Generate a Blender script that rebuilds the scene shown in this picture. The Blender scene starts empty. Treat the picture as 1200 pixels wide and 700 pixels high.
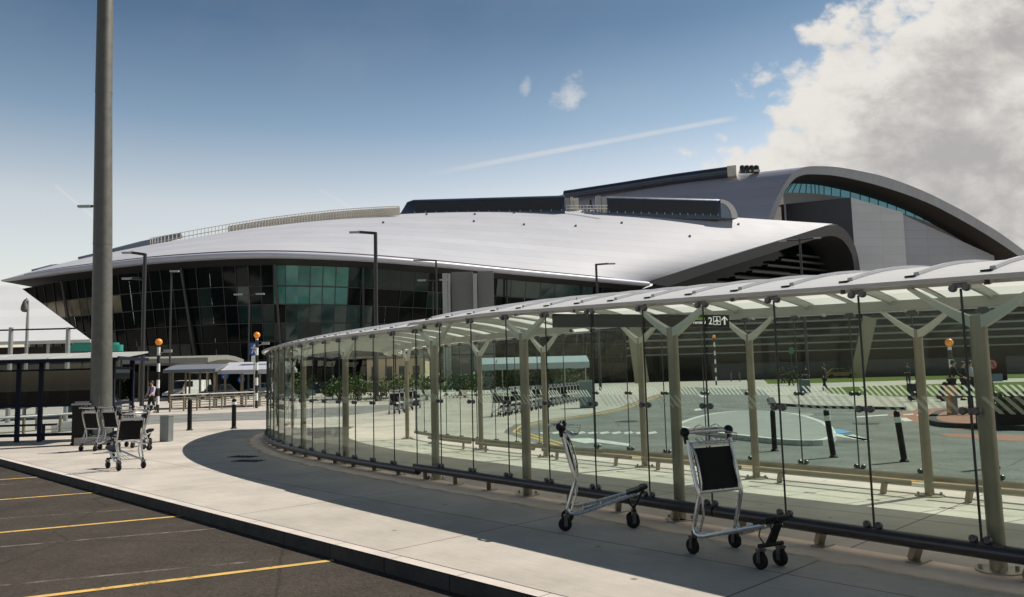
import bpy, bmesh, math, random
from mathutils import Vector, Matrix
random.seed(7)
R = math.radians
SC = bpy.context.scene
COL = SC.collection

# ------------------------------------------------------------------ camera
CAM_H, FPX = 1.6, 905.0                     # eye height (m); focal length in pixels of a 1200 px wide picture
PITCH, ROLL = math.atan(90 / FPX), 0.025
_f = Vector((0, math.cos(PITCH), math.sin(PITCH)))
_r0 = Vector((1, 0, 0)); _u0 = Vector((0, -math.sin(PITCH), math.cos(PITCH)))
_r = math.cos(ROLL) * _r0 - math.sin(ROLL) * _u0
_u = math.sin(ROLL) * _r0 + math.cos(ROLL) * _u0
cam_d = bpy.data.cameras.new('camera'); cam = bpy.data.objects.new('camera', cam_d); COL.objects.link(cam)
cam_d.sensor_width = 36; cam_d.lens = 36 * FPX / 1200; cam_d.clip_start = 0.1; cam_d.clip_end = 12000
cam.matrix_world = Matrix(((_r.x, _u.x, -_f.x, 0), (_r.y, _u.y, -_f.y, 0), (_r.z, _u.z, -_f.z, CAM_H), (0, 0, 0, 1)))
SC.camera = cam
EYE = Vector((0, 0, CAM_H))

def ray(px, py): return _r * ((px - 600) / FPX) + _u * ((350 - py) / FPX) + _f
def gp(px, py, z=0.0):                      # survey: where the sight line through a pixel meets the level z
    d = ray(px, py); return EYE + d * ((z - CAM_H) / d.z)
def at(px, py, y):                          # survey: the point on that sight line at the distance y
    d = ray(px, py); return EYE + d * (y / d.y)

# ------------------------------------------------------------------ sun and sky
SUN_EL = 51.8
SUN_AZ = math.degrees(math.atan2(.89, .456))          # from +Y towards +X
sv = Vector((math.sin(R(SUN_AZ)) * math.cos(R(SUN_EL)), math.cos(R(SUN_AZ)) * math.cos(R(SUN_EL)), math.sin(R(SUN_EL))))
sun_d = bpy.data.lights.new('sun', 'SUN'); sun_d.energy = 5.0; sun_d.angle = R(0.5); sun_d.color = (1, .93, .82)
sun = bpy.data.objects.new('sun', sun_d); COL.objects.link(sun)
sun.rotation_euler = sv.to_track_quat('Z', 'Y').to_euler(); sun.location = (30, 20, 60)
SC.view_settings.view_transform = 'Standard'; SC.view_settings.look = 'None'
SC.view_settings.exposure = 0.3; SC.view_settings.gamma = 1; SC.view_settings.use_curve_mapping = False
SC.cycles.transparent_max_bounces = 40
SC.cycles.max_bounces = 8

W = bpy.data.worlds.new('World'); SC.world = W; W.use_nodes = True
def world_nodes():
    nt = W.node_tree; N = nt.nodes; L = nt.links; N.clear()
    def nd(t, **k):
        n = N.new(t)
        for a, b in k.items(): setattr(n, a, b)
        return n
    def ma(op, a, b=None, c=None):
        n = nd('ShaderNodeMath', operation=op)
        for i, x in enumerate((a, b, c)):
            if x is None: continue
            if isinstance(x, (int, float)): n.inputs[i].default_value = x
            else: L.new(x, n.inputs[i])
        return n.outputs[0]
    def smooth(x, lo, hi):
        n = nd('ShaderNodeMapRange', interpolation_type='SMOOTHSTEP')
        L.new(x, n.inputs[0]); n.inputs[1].default_value = lo; n.inputs[2].default_value = hi
        return n.outputs[0]
    out = nd('ShaderNodeOutputWorld')
    sky = nd('ShaderNodeTexSky', sky_type='NISHITA', sun_disc=False)
    sky.sun_elevation = R(SUN_EL); sky.sun_rotation = R(SUN_AZ); sky.altitude = 60
    sky.air_density = 1.0; sky.dust_density = 1.6; sky.ozone_density = 1.6
    bg = nd('ShaderNodeBackground'); bg.inputs[1].default_value = SKY_STRENGTH
    hs = nd('ShaderNodeHueSaturation'); hs.inputs['Saturation'].default_value = SKY_SAT
    L.new(sky.outputs[0], hs.inputs['Color'])
    gc = nd('ShaderNodeTexCoord'); gs = nd('ShaderNodeSeparateXYZ'); L.new(gc.outputs['Generated'], gs.inputs[0])
    gr = nd('ShaderNodeValToRGB'); L.new(gs.outputs[2], gr.inputs[0]); el = gr.color_ramp.elements      # deep polarised blue aloft, pale towards the horizon
    while len(el) < len(SKY_TINT): el.new(.5)
    for e_, (p_, c_) in zip(el, SKY_TINT): e_.position = p_; e_.color = (*[k / 3 for k in c_], 1)
    g1 = nd('ShaderNodeVectorMath', operation='MULTIPLY'); L.new(hs.outputs[0], g1.inputs[0]); L.new(gr.outputs[0], g1.inputs[1])
    g2 = nd('ShaderNodeVectorMath', operation='SCALE'); L.new(g1.outputs[0], g2.inputs[0]); g2.inputs['Scale'].default_value = 3.0
    L.new(g2.outputs[0], bg.inputs[0])
    co = nd('ShaderNodeTexCoord'); sep = nd('ShaderNodeSeparateXYZ'); L.new(co.outputs['Generated'], sep.inputs[0])
    X, Y, Z = sep.outputs
    ys = ma('MAXIMUM', Y, 0.05)
    tx = ma('DIVIDE', X, ys); tz = ma('DIVIDE', Z, ys)
    cv = nd('ShaderNodeCombineXYZ'); L.new(tx, cv.inputs[0]); L.new(ma('MULTIPLY', tz, 1.35), cv.inputs[1])
    def noise(scale, detail, rough, off=0.0, dist=0.0):
        n = nd('ShaderNodeTexNoise'); n.inputs['Scale'].default_value = scale; n.inputs['Detail'].default_value = detail
        n.inputs['Roughness'].default_value = rough; n.inputs['Distortion'].default_value = dist
        m = nd('ShaderNodeMapping'); m.inputs['Location'].default_value = (off, off * .7, off * .3)
        L.new(cv.outputs[0], m.inputs[0]); L.new(m.outputs[0], n.inputs['Vector'])
        return n.outputs['Fac']
    # the big cumulus bank on the right: a slanting edge, broken up by noise
    edge = ma('SUBTRACT', ma('SUBTRACT', tx, .262), ma('MULTIPLY', ma('SUBTRACT', tz, .30), 1.05))
    edge2 = ma('SUBTRACT', tx, .250)
    e = ma('MINIMUM', edge, edge2)
    n1 = noise(5.0, 10, .62, 1.7, .25); n2 = noise(17, 9, .66, 4.1)
    body = ma('ADD', ma('MULTIPLY', e, 2.6), ma('ADD', ma('MULTIPLY', ma('SUBTRACT', n1, .5), 1.15), ma('MULTIPLY', ma('SUBTRACT', n2, .5), .55)))
    vw = nd('ShaderNodeVectorMath', operation='SCALE'); nv = nd('ShaderNodeTexNoise'); nv.inputs['Scale'].default_value = 9; nv.inputs['Detail'].default_value = 5; L.new(cv.outputs[0], nv.inputs['Vector']); L.new(nv.outputs['Color'], vw.inputs[0]); vw.inputs['Scale'].default_value = .07
    va = nd('ShaderNodeVectorMath', operation='ADD'); L.new(cv.outputs[0], va.inputs[0]); L.new(vw.outputs[0], va.inputs[1])
    def puff(sc):
        v = nd('ShaderNodeTexVoronoi', feature='F1'); v.inputs['Scale'].default_value = sc; L.new(va.outputs[0], v.inputs['Vector']); return v.outputs['Distance']
    pf = ma('ADD', ma('MULTIPLY', ma('SUBTRACT', .45, puff(13)), .42), ma('MULTIPLY', ma('SUBTRACT', .45, puff(31)), .22))
    body = ma('ADD', body, pf)
    mask = smooth(body, -.02, .20)
    # lone scraps
    def scrap(cx, cz, r):
        d = ma('SQRT', ma('ADD', ma('POWER', ma('SUBTRACT', tx, cx), 2), ma('MULTIPLY', ma('POWER', ma('SUBTRACT', tz, cz), 2), .45)))
        return smooth(ma('ADD', ma('SUBTRACT', 1, ma('DIVIDE', d, r)), ma('MULTIPLY', ma('SUBTRACT', n2, .52), 2.6)), .25, .95)
    mask = ma('MAXIMUM', mask, ma('MULTIPLY', scrap(.088, .362, .034), .55))
    mask = ma('MAXIMUM', mask, ma('MULTIPLY', scrap(.025, .385, .012), .3))
    # contrails: thin straight streaks
    def trail(x0, z0, x1, z1, w, a):
        dx, dz = x1 - x0, z1 - z0; l = math.hypot(dx, dz); nx, nz = -dz / l, dx / l
        d = ma('ABSOLUTE', ma('ADD', ma('MULTIPLY', ma('SUBTRACT', tx, x0), nx), ma('MULTIPLY', ma('SUBTRACT', tz, z0), nz)))
        t = ma('DIVIDE', ma('ADD', ma('MULTIPLY', ma('SUBTRACT', tx, x0), dx / l), ma('MULTIPLY', ma('SUBTRACT', tz, z0), dz / l)), l)
        k = ma('MULTIPLY', smooth(t, 0, .35), ma('SUBTRACT', 1, smooth(t, .97, 1.03)))
        return ma('MULTIPLY', ma('MULTIPLY', ma('SUBTRACT', 1, smooth(d, w * .15, w)), k), ma('MULTIPLY', ma('ADD', n2, .3), a))
    mask = ma('MAXIMUM', mask, trail(-.14, .262, .30, .333, .0055, .46))
    mask = ma('MAXIMUM', mask, trail(-.175, .205, -.25, .25, .003, .28))
    mask = ma('MAXIMUM', mask, trail(-.53, .205, -.60, .265, .003, .34))
    # thin veil of high haze
    veil = ma('MULTIPLY', smooth(noise(2.2, 6, .55, 9.3), .42, .8), .07)
    mask = ma('MAXIMUM', mask, veil)
    sh = noise(3.6, 8, .6, 6.9, .3); sh2 = noise(11, 8, .65, 2.2, .2)
    lit = ma('ADD', ma('MULTIPLY', sh, .6), ma('MULTIPLY', sh2, .4))
    rim = ma('SUBTRACT', 1, smooth(body, .15, .75))
    lit = ma('ADD', ma('ADD', lit, ma('MULTIPLY', rim, .22)), ma('MULTIPLY', pf, .35))
    cr = nd('ShaderNodeValToRGB'); L.new(smooth(lit, .36, .68), cr.inputs[0])
    cr.color_ramp.elements[0].color = CLOUD_DARK; cr.color_ramp.elements[1].color = CLOUD_LIT
    cb = nd('ShaderNodeBackground'); L.new(cr.outputs[0], cb.inputs[0]); cb.inputs[1].default_value = 1.0
    mx = nd('ShaderNodeMixShader'); L.new(ma('MULTIPLY', mask, smooth(Y, .05, .25)), mx.inputs[0]); L.new(bg.outputs[0], mx.inputs[1]); L.new(cb.outputs[0], mx.inputs[2])
    L.new(mx.outputs[0], out.inputs[0])
SKY_STRENGTH, SKY_SAT = 0.07, 0.74
SKY_TINT = ((.08, (2.6, 2.2, 1.85)), (.21, (2.35, 2.05, 1.7)), (.31, (1.12, 1.3, 1.32)), (.42, (.52, .73, .87)), (.6, (.24, .38, .5)), (1.0, (.15, .25, .4)))
CLOUD_DARK, CLOUD_LIT = (.36, .35, .342, 1), (.66, .635, .60, 1)
world_nodes()

# ------------------------------------------------------------------ materials
def mat(name, col, rough=.5, metal=0.0, var=0.0, vscale=3.0, bump=0.0, bscale=60.0, spec=.5, emit=None, col2=None, coord='Object', stretch=(1, 1, 1), transl=0.0):
    m = bpy.data.materials.new(name); m.use_nodes = True
    nt = m.node_tree; N = nt.nodes; L = nt.links; p = N['Principled BSDF']
    p.inputs['Base Color'].default_value = (*col, 1); p.inputs['Roughness'].default_value = rough
    p.inputs['Metallic'].default_value = metal; p.inputs['Specular IOR Level'].default_value = spec
    if emit: p.inputs['Emission Color'].default_value = (*emit[:3], 1); p.inputs['Emission Strength'].default_value = emit[3]
    if var or bump or col2:
        tc = N.new('ShaderNodeTexCoord'); mp = N.new('ShaderNodeMapping'); mp.inputs['Scale'].default_value = stretch
        L.new(tc.outputs[coord], mp.inputs[0])
    if var or col2:
        n = N.new('ShaderNodeTexNoise'); n.inputs['Scale'].default_value = vscale; n.inputs['Detail'].default_value = 8; n.inputs['Roughness'].default_value = .62
        L.new(mp.outputs[0], n.inputs['Vector'])
        r = N.new('ShaderNodeValToRGB'); L.new(n.outputs['Fac'], r.inputs[0])
        c2 = col2 if col2 else tuple(min(1, c * (1 + var)) for c in col)
        c1 = col if col2 else tuple(c * (1 - var) for c in col)
        r.color_ramp.elements[0].position = .33; r.color_ramp.elements[1].position = .68
        r.color_ramp.elements[0].color = (*c1, 1); r.color_ramp.elements[1].color = (*c2, 1)
        L.new(r.outputs[0], p.inputs['Base Color'])
        m['ramp'] = r.name
        q = N.new('ShaderNodeMapRange'); L.new(n.outputs['Fac'], q.inputs[0]); q.inputs[3].default_value = max(.02, rough - .09); q.inputs[4].default_value = min(1, rough + .09)
        L.new(q.outputs[0], p.inputs['Roughness'])
    if bump:
        n = N.new('ShaderNodeTexNoise'); n.inputs['Scale'].default_value = bscale; n.inputs['Detail'].default_value = 4
        L.new(mp.outputs[0], n.inputs['Vector'])
        b = N.new('ShaderNodeBump'); b.inputs['Strength'].default_value = bump; b.inputs['Distance'].default_value = .02
        L.new(n.outputs['Fac'], b.inputs['Height']); L.new(b.outputs[0], p.inputs['Normal'])
    return m

def concrete_mat():
    m = mat('paving_concrete', (.50, .46, .412), .85, var=.10, vscale=.9, bump=.25, bscale=90, spec=.25)
    nt = m.node_tree; N = nt.nodes; L = nt.links; p = N['Principled BSDF']
    src = p.inputs['Base Color'].links[0].from_socket
    tc = N.new('ShaderNodeTexCoord'); mp = N.new('ShaderNodeMapping'); mp.inputs['Rotation'].default_value = (0, 0, R(46.6)); L.new(tc.outputs['Object'], mp.inputs[0])
    # saw-cut joints: slabs about 3 m long
    br = N.new('ShaderNodeTexBrick'); L.new(mp.outputs[0], br.inputs['Vector']); br.offset = 0; br.squash = 1
    for k, v in (('Scale', 1.0), ('Mortar Size', .010), ('Brick Width', 3.1), ('Row Height', 2.9), ('Mortar Smooth', .2)): br.inputs[k].default_value = v
    br.inputs['Color1'].default_value = (.98, .98, .98, 1); br.inputs['Color2'].default_value = (.9, .9, .89, 1); br.inputs['Mortar'].default_value = (.34, .32, .30, 1)
    # brushed finish: fine streaks
    ms = N.new('ShaderNodeMapping'); ms.inputs['Scale'].default_value = (2.2, 60, 1); L.new(mp.outputs[0], ms.inputs[0])
    ns = N.new('ShaderNodeTexNoise'); ns.inputs['Scale'].default_value = 1; ns.inputs['Detail'].default_value = 5; L.new(ms.outputs[0], ns.inputs['Vector'])
    rs = N.new('ShaderNodeMapRange'); L.new(ns.outputs['Fac'], rs.inputs[0]); rs.inputs[1].default_value = .3; rs.inputs[2].default_value = .7; rs.inputs[3].default_value = .9; rs.inputs[4].default_value = 1.06
    # old gum spots and dark stains
    vo = N.new('ShaderNodeTexVoronoi'); vo.inputs['Scale'].default_value = 1.5; L.new(tc.outputs['Object'], vo.inputs['Vector'])
    rv = N.new('ShaderNodeMapRange'); L.new(vo.outputs['Distance'], rv.inputs[0]); rv.inputs[1].default_value = .025; rv.inputs[2].default_value = .06; rv.inputs[3].default_value = .42; rv.inputs[4].default_value = 1
    nb = N.new('ShaderNodeTexNoise'); nb.inputs['Scale'].default_value = .35; nb.inputs['Detail'].default_value = 9; nb.inputs['Roughness'].default_value = .7; L.new(tc.outputs['Object'], nb.inputs['Vector'])
    rb = N.new('ShaderNodeMapRange'); L.new(nb.outputs['Fac'], rb.inputs[0]); rb.inputs[1].default_value = .35; rb.inputs[2].default_value = .7; rb.inputs[3].default_value = .76; rb.inputs[4].default_value = 1.06
    cur = src
    for s in (br.outputs['Color'], rs.outputs[0], rv.outputs[0], rb.outputs[0]):
        x = N.new('ShaderNodeMix'); x.data_type = 'RGBA'; x.blend_type = 'MULTIPLY'; x.inputs[0].default_value = 1
        L.new(cur, x.inputs[6]); L.new(s, x.inputs[7]); cur = x.outputs[2]
    L.new(cur, p.inputs['Base Color'])
    return m

def asphalt_mat(name, c=(.054, .0445, .0355), spots=True):
    m = mat(name, c, .9, var=.16, vscale=1.3, bump=.6, bscale=170, spec=.25)
    nt = m.node_tree; N = nt.nodes; L = nt.links; p = N['Principled BSDF']
    src = p.inputs['Base Color'].links[0].from_socket
    tc = N.new('ShaderNodeTexCoord')
    n = N.new('ShaderNodeTexNoise'); n.inputs['Scale'].default_value = 34; n.inputs['Detail'].default_value = 7; n.inputs['Roughness'].default_value = .85; L.new(tc.outputs['Object'], n.inputs['Vector'])
    r = N.new('ShaderNodeMapRange'); L.new(n.outputs['Fac'], r.inputs[0]); r.inputs[1].default_value = .36; r.inputs[2].default_value = .64; r.inputs[3].default_value = .45; r.inputs[4].default_value = 1.6
    nb = N.new('ShaderNodeTexNoise'); nb.inputs['Scale'].default_value = .5; nb.inputs['Detail'].default_value = 9; nb.inputs['Roughness'].default_value = .68; L.new(tc.outputs['Object'], nb.inputs['Vector'])
    rb = N.new('ShaderNodeMapRange'); L.new(nb.outputs['Fac'], rb.inputs[0]); rb.inputs[1].default_value = .32; rb.inputs[2].default_value = .7; rb.inputs[3].default_value = .74; rb.inputs[4].default_value = 1.22
    vo = N.new('ShaderNodeTexVoronoi'); vo.inputs['Scale'].default_value = .42; vo.inputs['Randomness'].default_value = 1
    wv = N.new('ShaderNodeMix'); wv.data_type = 'VECTOR'; wv.inputs[0].default_value = .12; L.new(tc.outputs['Object'], wv.inputs[4]); L.new(nb.outputs['Color'], wv.inputs[5]); L.new(wv.outputs[1], vo.inputs['Vector'])
    ro = N.new('ShaderNodeMapRange'); L.new(vo.outputs['Distance'], ro.inputs[0]); ro.inputs[1].default_value = .05; ro.inputs[2].default_value = .22; ro.inputs[3].default_value = .55; ro.inputs[4].default_value = 1
    ve = N.new('ShaderNodeTexVoronoi'); ve.feature = 'DISTANCE_TO_EDGE'; ve.inputs['Scale'].default_value = .33; L.new(wv.outputs[1], ve.inputs['Vector'])
    re_ = N.new('ShaderNodeMapRange'); L.new(ve.outputs['Distance'], re_.inputs[0]); re_.inputs[1].default_value = .0; re_.inputs[2].default_value = .006; re_.inputs[3].default_value = .6; re_.inputs[4].default_value = 1
    cur = src
    for s in (r.outputs[0], rb.outputs[0], ro.outputs[0], re_.outputs[0]):
        x = N.new('ShaderNodeMix'); x.data_type = 'RGBA'; x.blend_type = 'MULTIPLY'; x.inputs[0].default_value = 1
        L.new(cur, x.inputs[6]); L.new(s, x.inputs[7]); cur = x.outputs[2]
    L.new(cur, p.inputs['Base Color'])
    return m

def glass_mat(name, tint, refl=1.0, rough=0.0, base=.04, wav=0.0):
    """thin architectural pane: tinted see-through plus a facing-dependent mirror"""
    m = bpy.data.materials.new(name); m.use_nodes = True
    nt = m.node_tree; N = nt.nodes; L = nt.links; N.clear()
    o = N.new('ShaderNodeOutputMaterial'); t = N.new('ShaderNodeBsdfTransparent'); t.inputs[0].default_value = (*tint, 1)
    g = N.new('ShaderNodeBsdfGlossy'); g.inputs['Roughness'].default_value = rough; g.inputs['Color'].default_value = (.93, .97, .94, 1)
    lw = N.new('ShaderNodeLayerWeight'); lw.inputs['Blend'].default_value = .5
    a = N.new('ShaderNodeMath'); a.operation = 'POWER'; L.new(lw.outputs['Facing'], a.inputs[0]); a.inputs[1].default_value = 6
    b = N.new('ShaderNodeMath'); b.operation = 'MULTIPLY_ADD'; L.new(a.outputs[0], b.inputs[0]); b.inputs[1].default_value = (1 - base) * refl; b.inputs[2].default_value = base * refl
    mx = N.new('ShaderNodeMixShader'); L.new(b.outputs[0], mx.inputs[0]); L.new(t.outputs[0], mx.inputs[1]); L.new(g.outputs[0], mx.inputs[2])
    L.new(mx.outputs[0], o.inputs[0])
    if wav:
        tc = N.new('ShaderNodeTexCoord'); n = N.new('ShaderNodeTexNoise'); n.inputs['Scale'].default_value = wav; n.inputs['Detail'].default_value = 1; L.new(tc.outputs['Object'], n.inputs['Vector'])
        bp = N.new('ShaderNodeBump'); bp.inputs['Strength'].default_value = .25; bp.inputs['Distance'].default_value = .05; L.new(n.outputs['Fac'], bp.inputs['Height']); L.new(bp.outputs[0], g.inputs['Normal'])
    return m

def translucent_mat(name, col, tcol, f=.4):
    m = bpy.data.materials.new(name); m.use_nodes = True
    nt = m.node_tree; N = nt.nodes; L = nt.links; p = N['Principled BSDF']; o = N['Material Output']
    p.inputs['Base Color'].default_value = (*col, 1); p.inputs['Roughness'].default_value = .32
    t = N.new('ShaderNodeBsdfTranslucent'); t.inputs[0].default_value = (*tcol, 1)
    mx = N.new('ShaderNodeMixShader'); mx.inputs[0].default_value = f; L.new(p.outputs[0], mx.inputs[1]); L.new(t.outputs[0], mx.inputs[2]); L.new(mx.outputs[0], o.inputs[0])
    return m

def seam_mat(name, col, rough, metal, pitch, axis='V', depth=.88, var=.05, mort=.055):
    """standing-seam or panel cladding: joint lines every 'pitch' metres in UV space"""
    m = mat(name, col, rough, metal, var=var, vscale=.12)
    nt = m.node_tree; N = nt.nodes; L = nt.links; p = N['Principled BSDF']
    src = p.inputs['Base Color'].links[0].from_socket
    uv = N.new('ShaderNodeUVMap'); br = N.new('ShaderNodeTexBrick'); L.new(uv.outputs[0], br.inputs['Vector']); br.offset = 0
    bw, rh = pitch
    for k, v in (('Scale', 1.0), ('Mortar Size', .055), ('Brick Width', bw), ('Row Height', rh), ('Mortar Smooth', .3)): br.inputs[k].default_value = v
    br.inputs['Mortar Size'].default_value = mort
    br.inputs['Color1'].default_value = (1, 1, 1, 1); br.inputs['Color2'].default_value = (.925, .925, .935, 1); br.inputs['Mortar'].default_value = (depth, depth, depth, 1)
    x = N.new('ShaderNodeMix'); x.data_type = 'RGBA'; x.blend_type = 'MULTIPLY'; x.inputs[0].default_value = 1
    L.new(src, x.inputs[6]); L.new(br.outputs['Color'], x.inputs[7]); L.new(x.outputs[2], p.inputs['Base Color'])
    return m

M = {}
M['concrete'] = concrete_mat()
M['asphalt'] = asphalt_mat('car_park_asphalt')
M['road'] = asphalt_mat('road_asphalt', (.185, .19, .18))
M['kerb'] = mat('kerb_stone', (.30, .28, .25), .85, var=.2, vscale=2, bump=.3, bscale=40)
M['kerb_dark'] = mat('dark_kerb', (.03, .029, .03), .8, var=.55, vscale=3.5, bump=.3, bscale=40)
def worn_paint(name, c, c2, lo, hi, amax=.95, sc=6.0):
    m = mat(name, c, .75, col2=c2, vscale=4); nt = m.node_tree; N = nt.nodes; L = nt.links; p = N['Principled BSDF']; o = N['Material Output']
    tc = N.new('ShaderNodeTexCoord'); n = N.new('ShaderNodeTexNoise'); n.inputs['Scale'].default_value = sc; n.inputs['Detail'].default_value = 10; n.inputs['Roughness'].default_value = .78; L.new(tc.outputs['Object'], n.inputs['Vector'])
    r = N.new('ShaderNodeMapRange'); L.new(n.outputs['Fac'], r.inputs[0]); r.inputs[1].default_value = lo; r.inputs[2].default_value = hi; r.inputs[4].default_value = amax
    t = N.new('ShaderNodeBsdfTransparent'); x = N.new('ShaderNodeMixShader'); L.new(r.outputs[0], x.inputs[0]); L.new(t.outputs[0], x.inputs[1]); L.new(p.outputs[0], x.inputs[2]); L.new(x.outputs[0], o.inputs[0]); return m
M['yellow_paint'] = worn_paint('yellow_paint', (.50, .33, .10), (.66, .41, .10), .30, .46)
M['white_paint'] = mat('white_paint', (.42, .42, .40), .7, col2=(.66, .66, .63), vscale=5)
M['red_paving'] = mat('red_paving', (.30, .13, .09), .85, var=.15, vscale=2)
M['blue_paint'] = mat('blue_paint', (.10, .30, .52), .7, var=.12, vscale=7)
M['island'] = mat('island_paving', (.26, .268, .255), .85, var=.12, vscale=1.2)
M['grass'] = mat('lawn_grass', (.055, .085, .016), .95, col2=(.12, .15, .03), vscale=1.8, bump=.8, bscale=25, spec=.1)
M['leaf'] = mat('shrub_leaf', (.04, .085, .02), .6, col2=(.10, .16, .035), vscale=2.5, spec=.3)
M['leaf_dark'] = mat('tree_leaf', (.02, .045, .018), .6, col2=(.05, .08, .03), vscale=2.5, spec=.3)
M['bark'] = mat('bark', (.09, .065, .045), .9, var=.25, vscale=6, bump=.5, bscale=20)
M['galv'] = mat('galvanised_steel', (.125, .122, .11), .55, .35, var=.16, vscale=4.5, bump=.05, bscale=25)
M['steel'] = mat('post_steel', (.27, .24, .185), .36, .55, var=.1, vscale=5)
M['white_steel'] = mat('white_steel', (.50, .51, .46), .4, .1, var=.05, vscale=3)
M['grey_steel'] = mat('grey_steel', (.33, .34, .335), .45, .4, var=.08, vscale=3)
M['chrome'] = mat('polished_tube', (.55, .55, .55), .27, .8, var=.1, vscale=12)
M['rail'] = mat('dark_rail', (.05, .047, .05), .33, .35, var=.12, vscale=4)
M['rod'] = mat('dark_rod', (.03, .032, .032), .4, .4, var=.1, vscale=8)
M['fitting'] = mat('clamp_steel', (.10, .10, .11), .35, .8, var=.15, vscale=20)
M['black'] = mat('black_plastic', (.006, .006, .0065), .5, spec=.25, var=.15, vscale=10)
M['panel'] = mat('black_panel', (.006, .006, .007), .7, spec=.2, var=.2, vscale=6)
M['rubber'] = mat('rubber', (.008, .008, .008), .75, spec=.25, var=.2, vscale=20)
for _k, _t in enumerate(((.890, .933, .912), (.880, .928, .908), (.898, .934, .905))): M['glass%d' % _k] = glass_mat('walkway_glass_%d' % _k, _t, 1.0, base=(.009, .014, .011)[_k], wav=(.7, .9, .6)[_k])
M['glass'] = M['glass0']
M['glass_plain'] = glass_mat('shelter_glass', (.86, .9, .9), 1.0, base=.025)
M['roof_panel'] = translucent_mat('canopy_sheet', (.84, .84, .85), (.93, .93, .89), .37)
M['alu'] = mat('aluminium_trim', (.62, .62, .64), .35, .5, var=.06, vscale=3)
M['rib'] = mat('canopy_rib', (.42, .42, .44), .45, .3, var=.06, vscale=4)
M['rafter'] = mat('rafter_white', (.34, .35, .31), .5, .1, var=.06, vscale=3)
def stripe_mat():
    m = bpy.data.materials.new('etched_stripe'); m.use_nodes = True
    nt = m.node_tree; N = nt.nodes; L = nt.links; p = N['Principled BSDF']; o = N['Material Output']
    p.inputs['Base Color'].default_value = (.78, .80, .76, 1); p.inputs['Roughness'].default_value = .6
    t = N.new('ShaderNodeBsdfTranslucent'); t.inputs[0].default_value = (.8, .8, .75, 1)
    mx = N.new('ShaderNodeMixShader'); mx.inputs[0].default_value = .5; L.new(p.outputs[0], mx.inputs[1]); L.new(t.outputs[0], mx.inputs[2])
    tr = N.new('ShaderNodeBsdfTransparent'); m2 = N.new('ShaderNodeMixShader'); m2.inputs[0].default_value = .66
    L.new(tr.outputs[0], m2.inputs[1]); L.new(mx.outputs[0], m2.inputs[2]); L.new(m2.outputs[0], o.inputs[0])
    return m
M['stripe'] = stripe_mat(); M['stripe_near'] = M['stripe'].copy(); M['stripe_near'].node_tree.nodes['Mix Shader.001'].inputs[0].default_value = .42  # fainter copy: dimness of the shaded near stripes put into their opacity
M['navy'] = mat('navy_paint', (.005, .008, .026), .6, spec=.2, var=.15, vscale=4)
M['smoke'] = glass_mat('smoked_panel', (.10, .10, .085), 1.0, base=.06)
M['orange'] = mat('orange_globe', (.85, .27, .02), .3, emit=(1, .28, .02, .12))
M['black_white'] = None
def banded_mat():
    m = mat('banded_pole', (.8, .8, .78), .5); nt = m.node_tree; N = nt.nodes; L = nt.links; p = N['Principled BSDF']
    tc = N.new('ShaderNodeTexCoord'); s = N.new('ShaderNodeSeparateXYZ'); L.new(tc.outputs['Object'], s.inputs[0])
    w = N.new('ShaderNodeMath'); w.operation = 'MULTIPLY'; L.new(s.outputs[2], w.inputs[0]); w.inputs[1].default_value = 1 / .92
    f = N.new('ShaderNodeMath'); f.operation = 'FRACT'; L.new(w.outputs[0], f.inputs[0])
    g = N.new('ShaderNodeMath'); g.operation = 'GREATER_THAN'; L.new(f.outputs[0], g.inputs[0]); g.inputs[1].default_value = .5
    x = N.new('ShaderNodeMix'); x.data_type = 'RGBA'; L.new(g.outputs[0], x.inputs[0]); x.inputs[6].default_value = (.013, .013, .014, 1); x.inputs[7].default_value = (.8, .8, .77, 1)
    L.new(x.outputs[2], p.inputs['Base Color']); return m
M['banded'] = banded_mat()
M['t_roof'] = seam_mat('terminal_roof_sheet', (.425, .435, .475), .58, 0.0, (600, 4.4), depth=.80, mort=.12)
M['t_roof'].node_tree.nodes['Principled BSDF'].inputs['Specular IOR Level'].default_value = .13
M['v_roof'] = seam_mat('hall_roof_sheet', (.46, .46, .52), .3, .35, (600, 2.4), depth=.78)
M['lip'] = mat('eave_lip', (.42, .44, .52), .4, .0, var=.05, vscale=.2)
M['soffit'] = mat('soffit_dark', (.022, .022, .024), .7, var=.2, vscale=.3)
M['fascia'] = seam_mat('gable_fascia', (.038, .038, .040), .6, .0, (1.5, 60), depth=.65)
M['fascia_light'] = seam_mat('arch_fascia', (.40, .405, .415), .5, .1, (1.6, 60), depth=.82)
M['clad_shaded'] = seam_mat('shaded_cladding', (.055, .055, .065), .5, .2, (9, 3.3), depth=.75)  # one grey cladding; light and shade of each face put into its tone
M['clad_lit'] = seam_mat('lit_cladding', (.55, .56, .575), .5, .1, (7, 1.9), depth=.80)
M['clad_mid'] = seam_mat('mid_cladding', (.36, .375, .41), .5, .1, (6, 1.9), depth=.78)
M['cream'] = mat('cream_paint', (.62, .58, .50), .6, var=.08, vscale=.6)
M['louvre'] = mat('black_louvre', (.012, .014, .018), .4, .2, var=.2, vscale=.8)
M['monitor'] = mat('monitor_casing', (.06, .075, .105), .3, .5, var=.12, vscale=.4)
M['facade'] = mat('facade_glass', (.003, .004, .005), .04, spec=.10, col2=(.004, .009, .009), vscale=.35)
M['facade_green'] = mat('facade_glass_green', (.006, .017, .016), .05, spec=.28, col2=(.016, .036, .034), vscale=.5)
M['facade_deep'] = mat('facade_glass_deep', (.004, .006, .006), .03, spec=.28, col2=(.012, .015, .013), vscale=.6)
M['teal_reflection'] = mat('teal_reflection', (.035, .14, .125), .06, col2=(.07, .24, .21), vscale=.3, spec=.6)  # teal and bronze panes hold painted sky reflections and inside light
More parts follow.
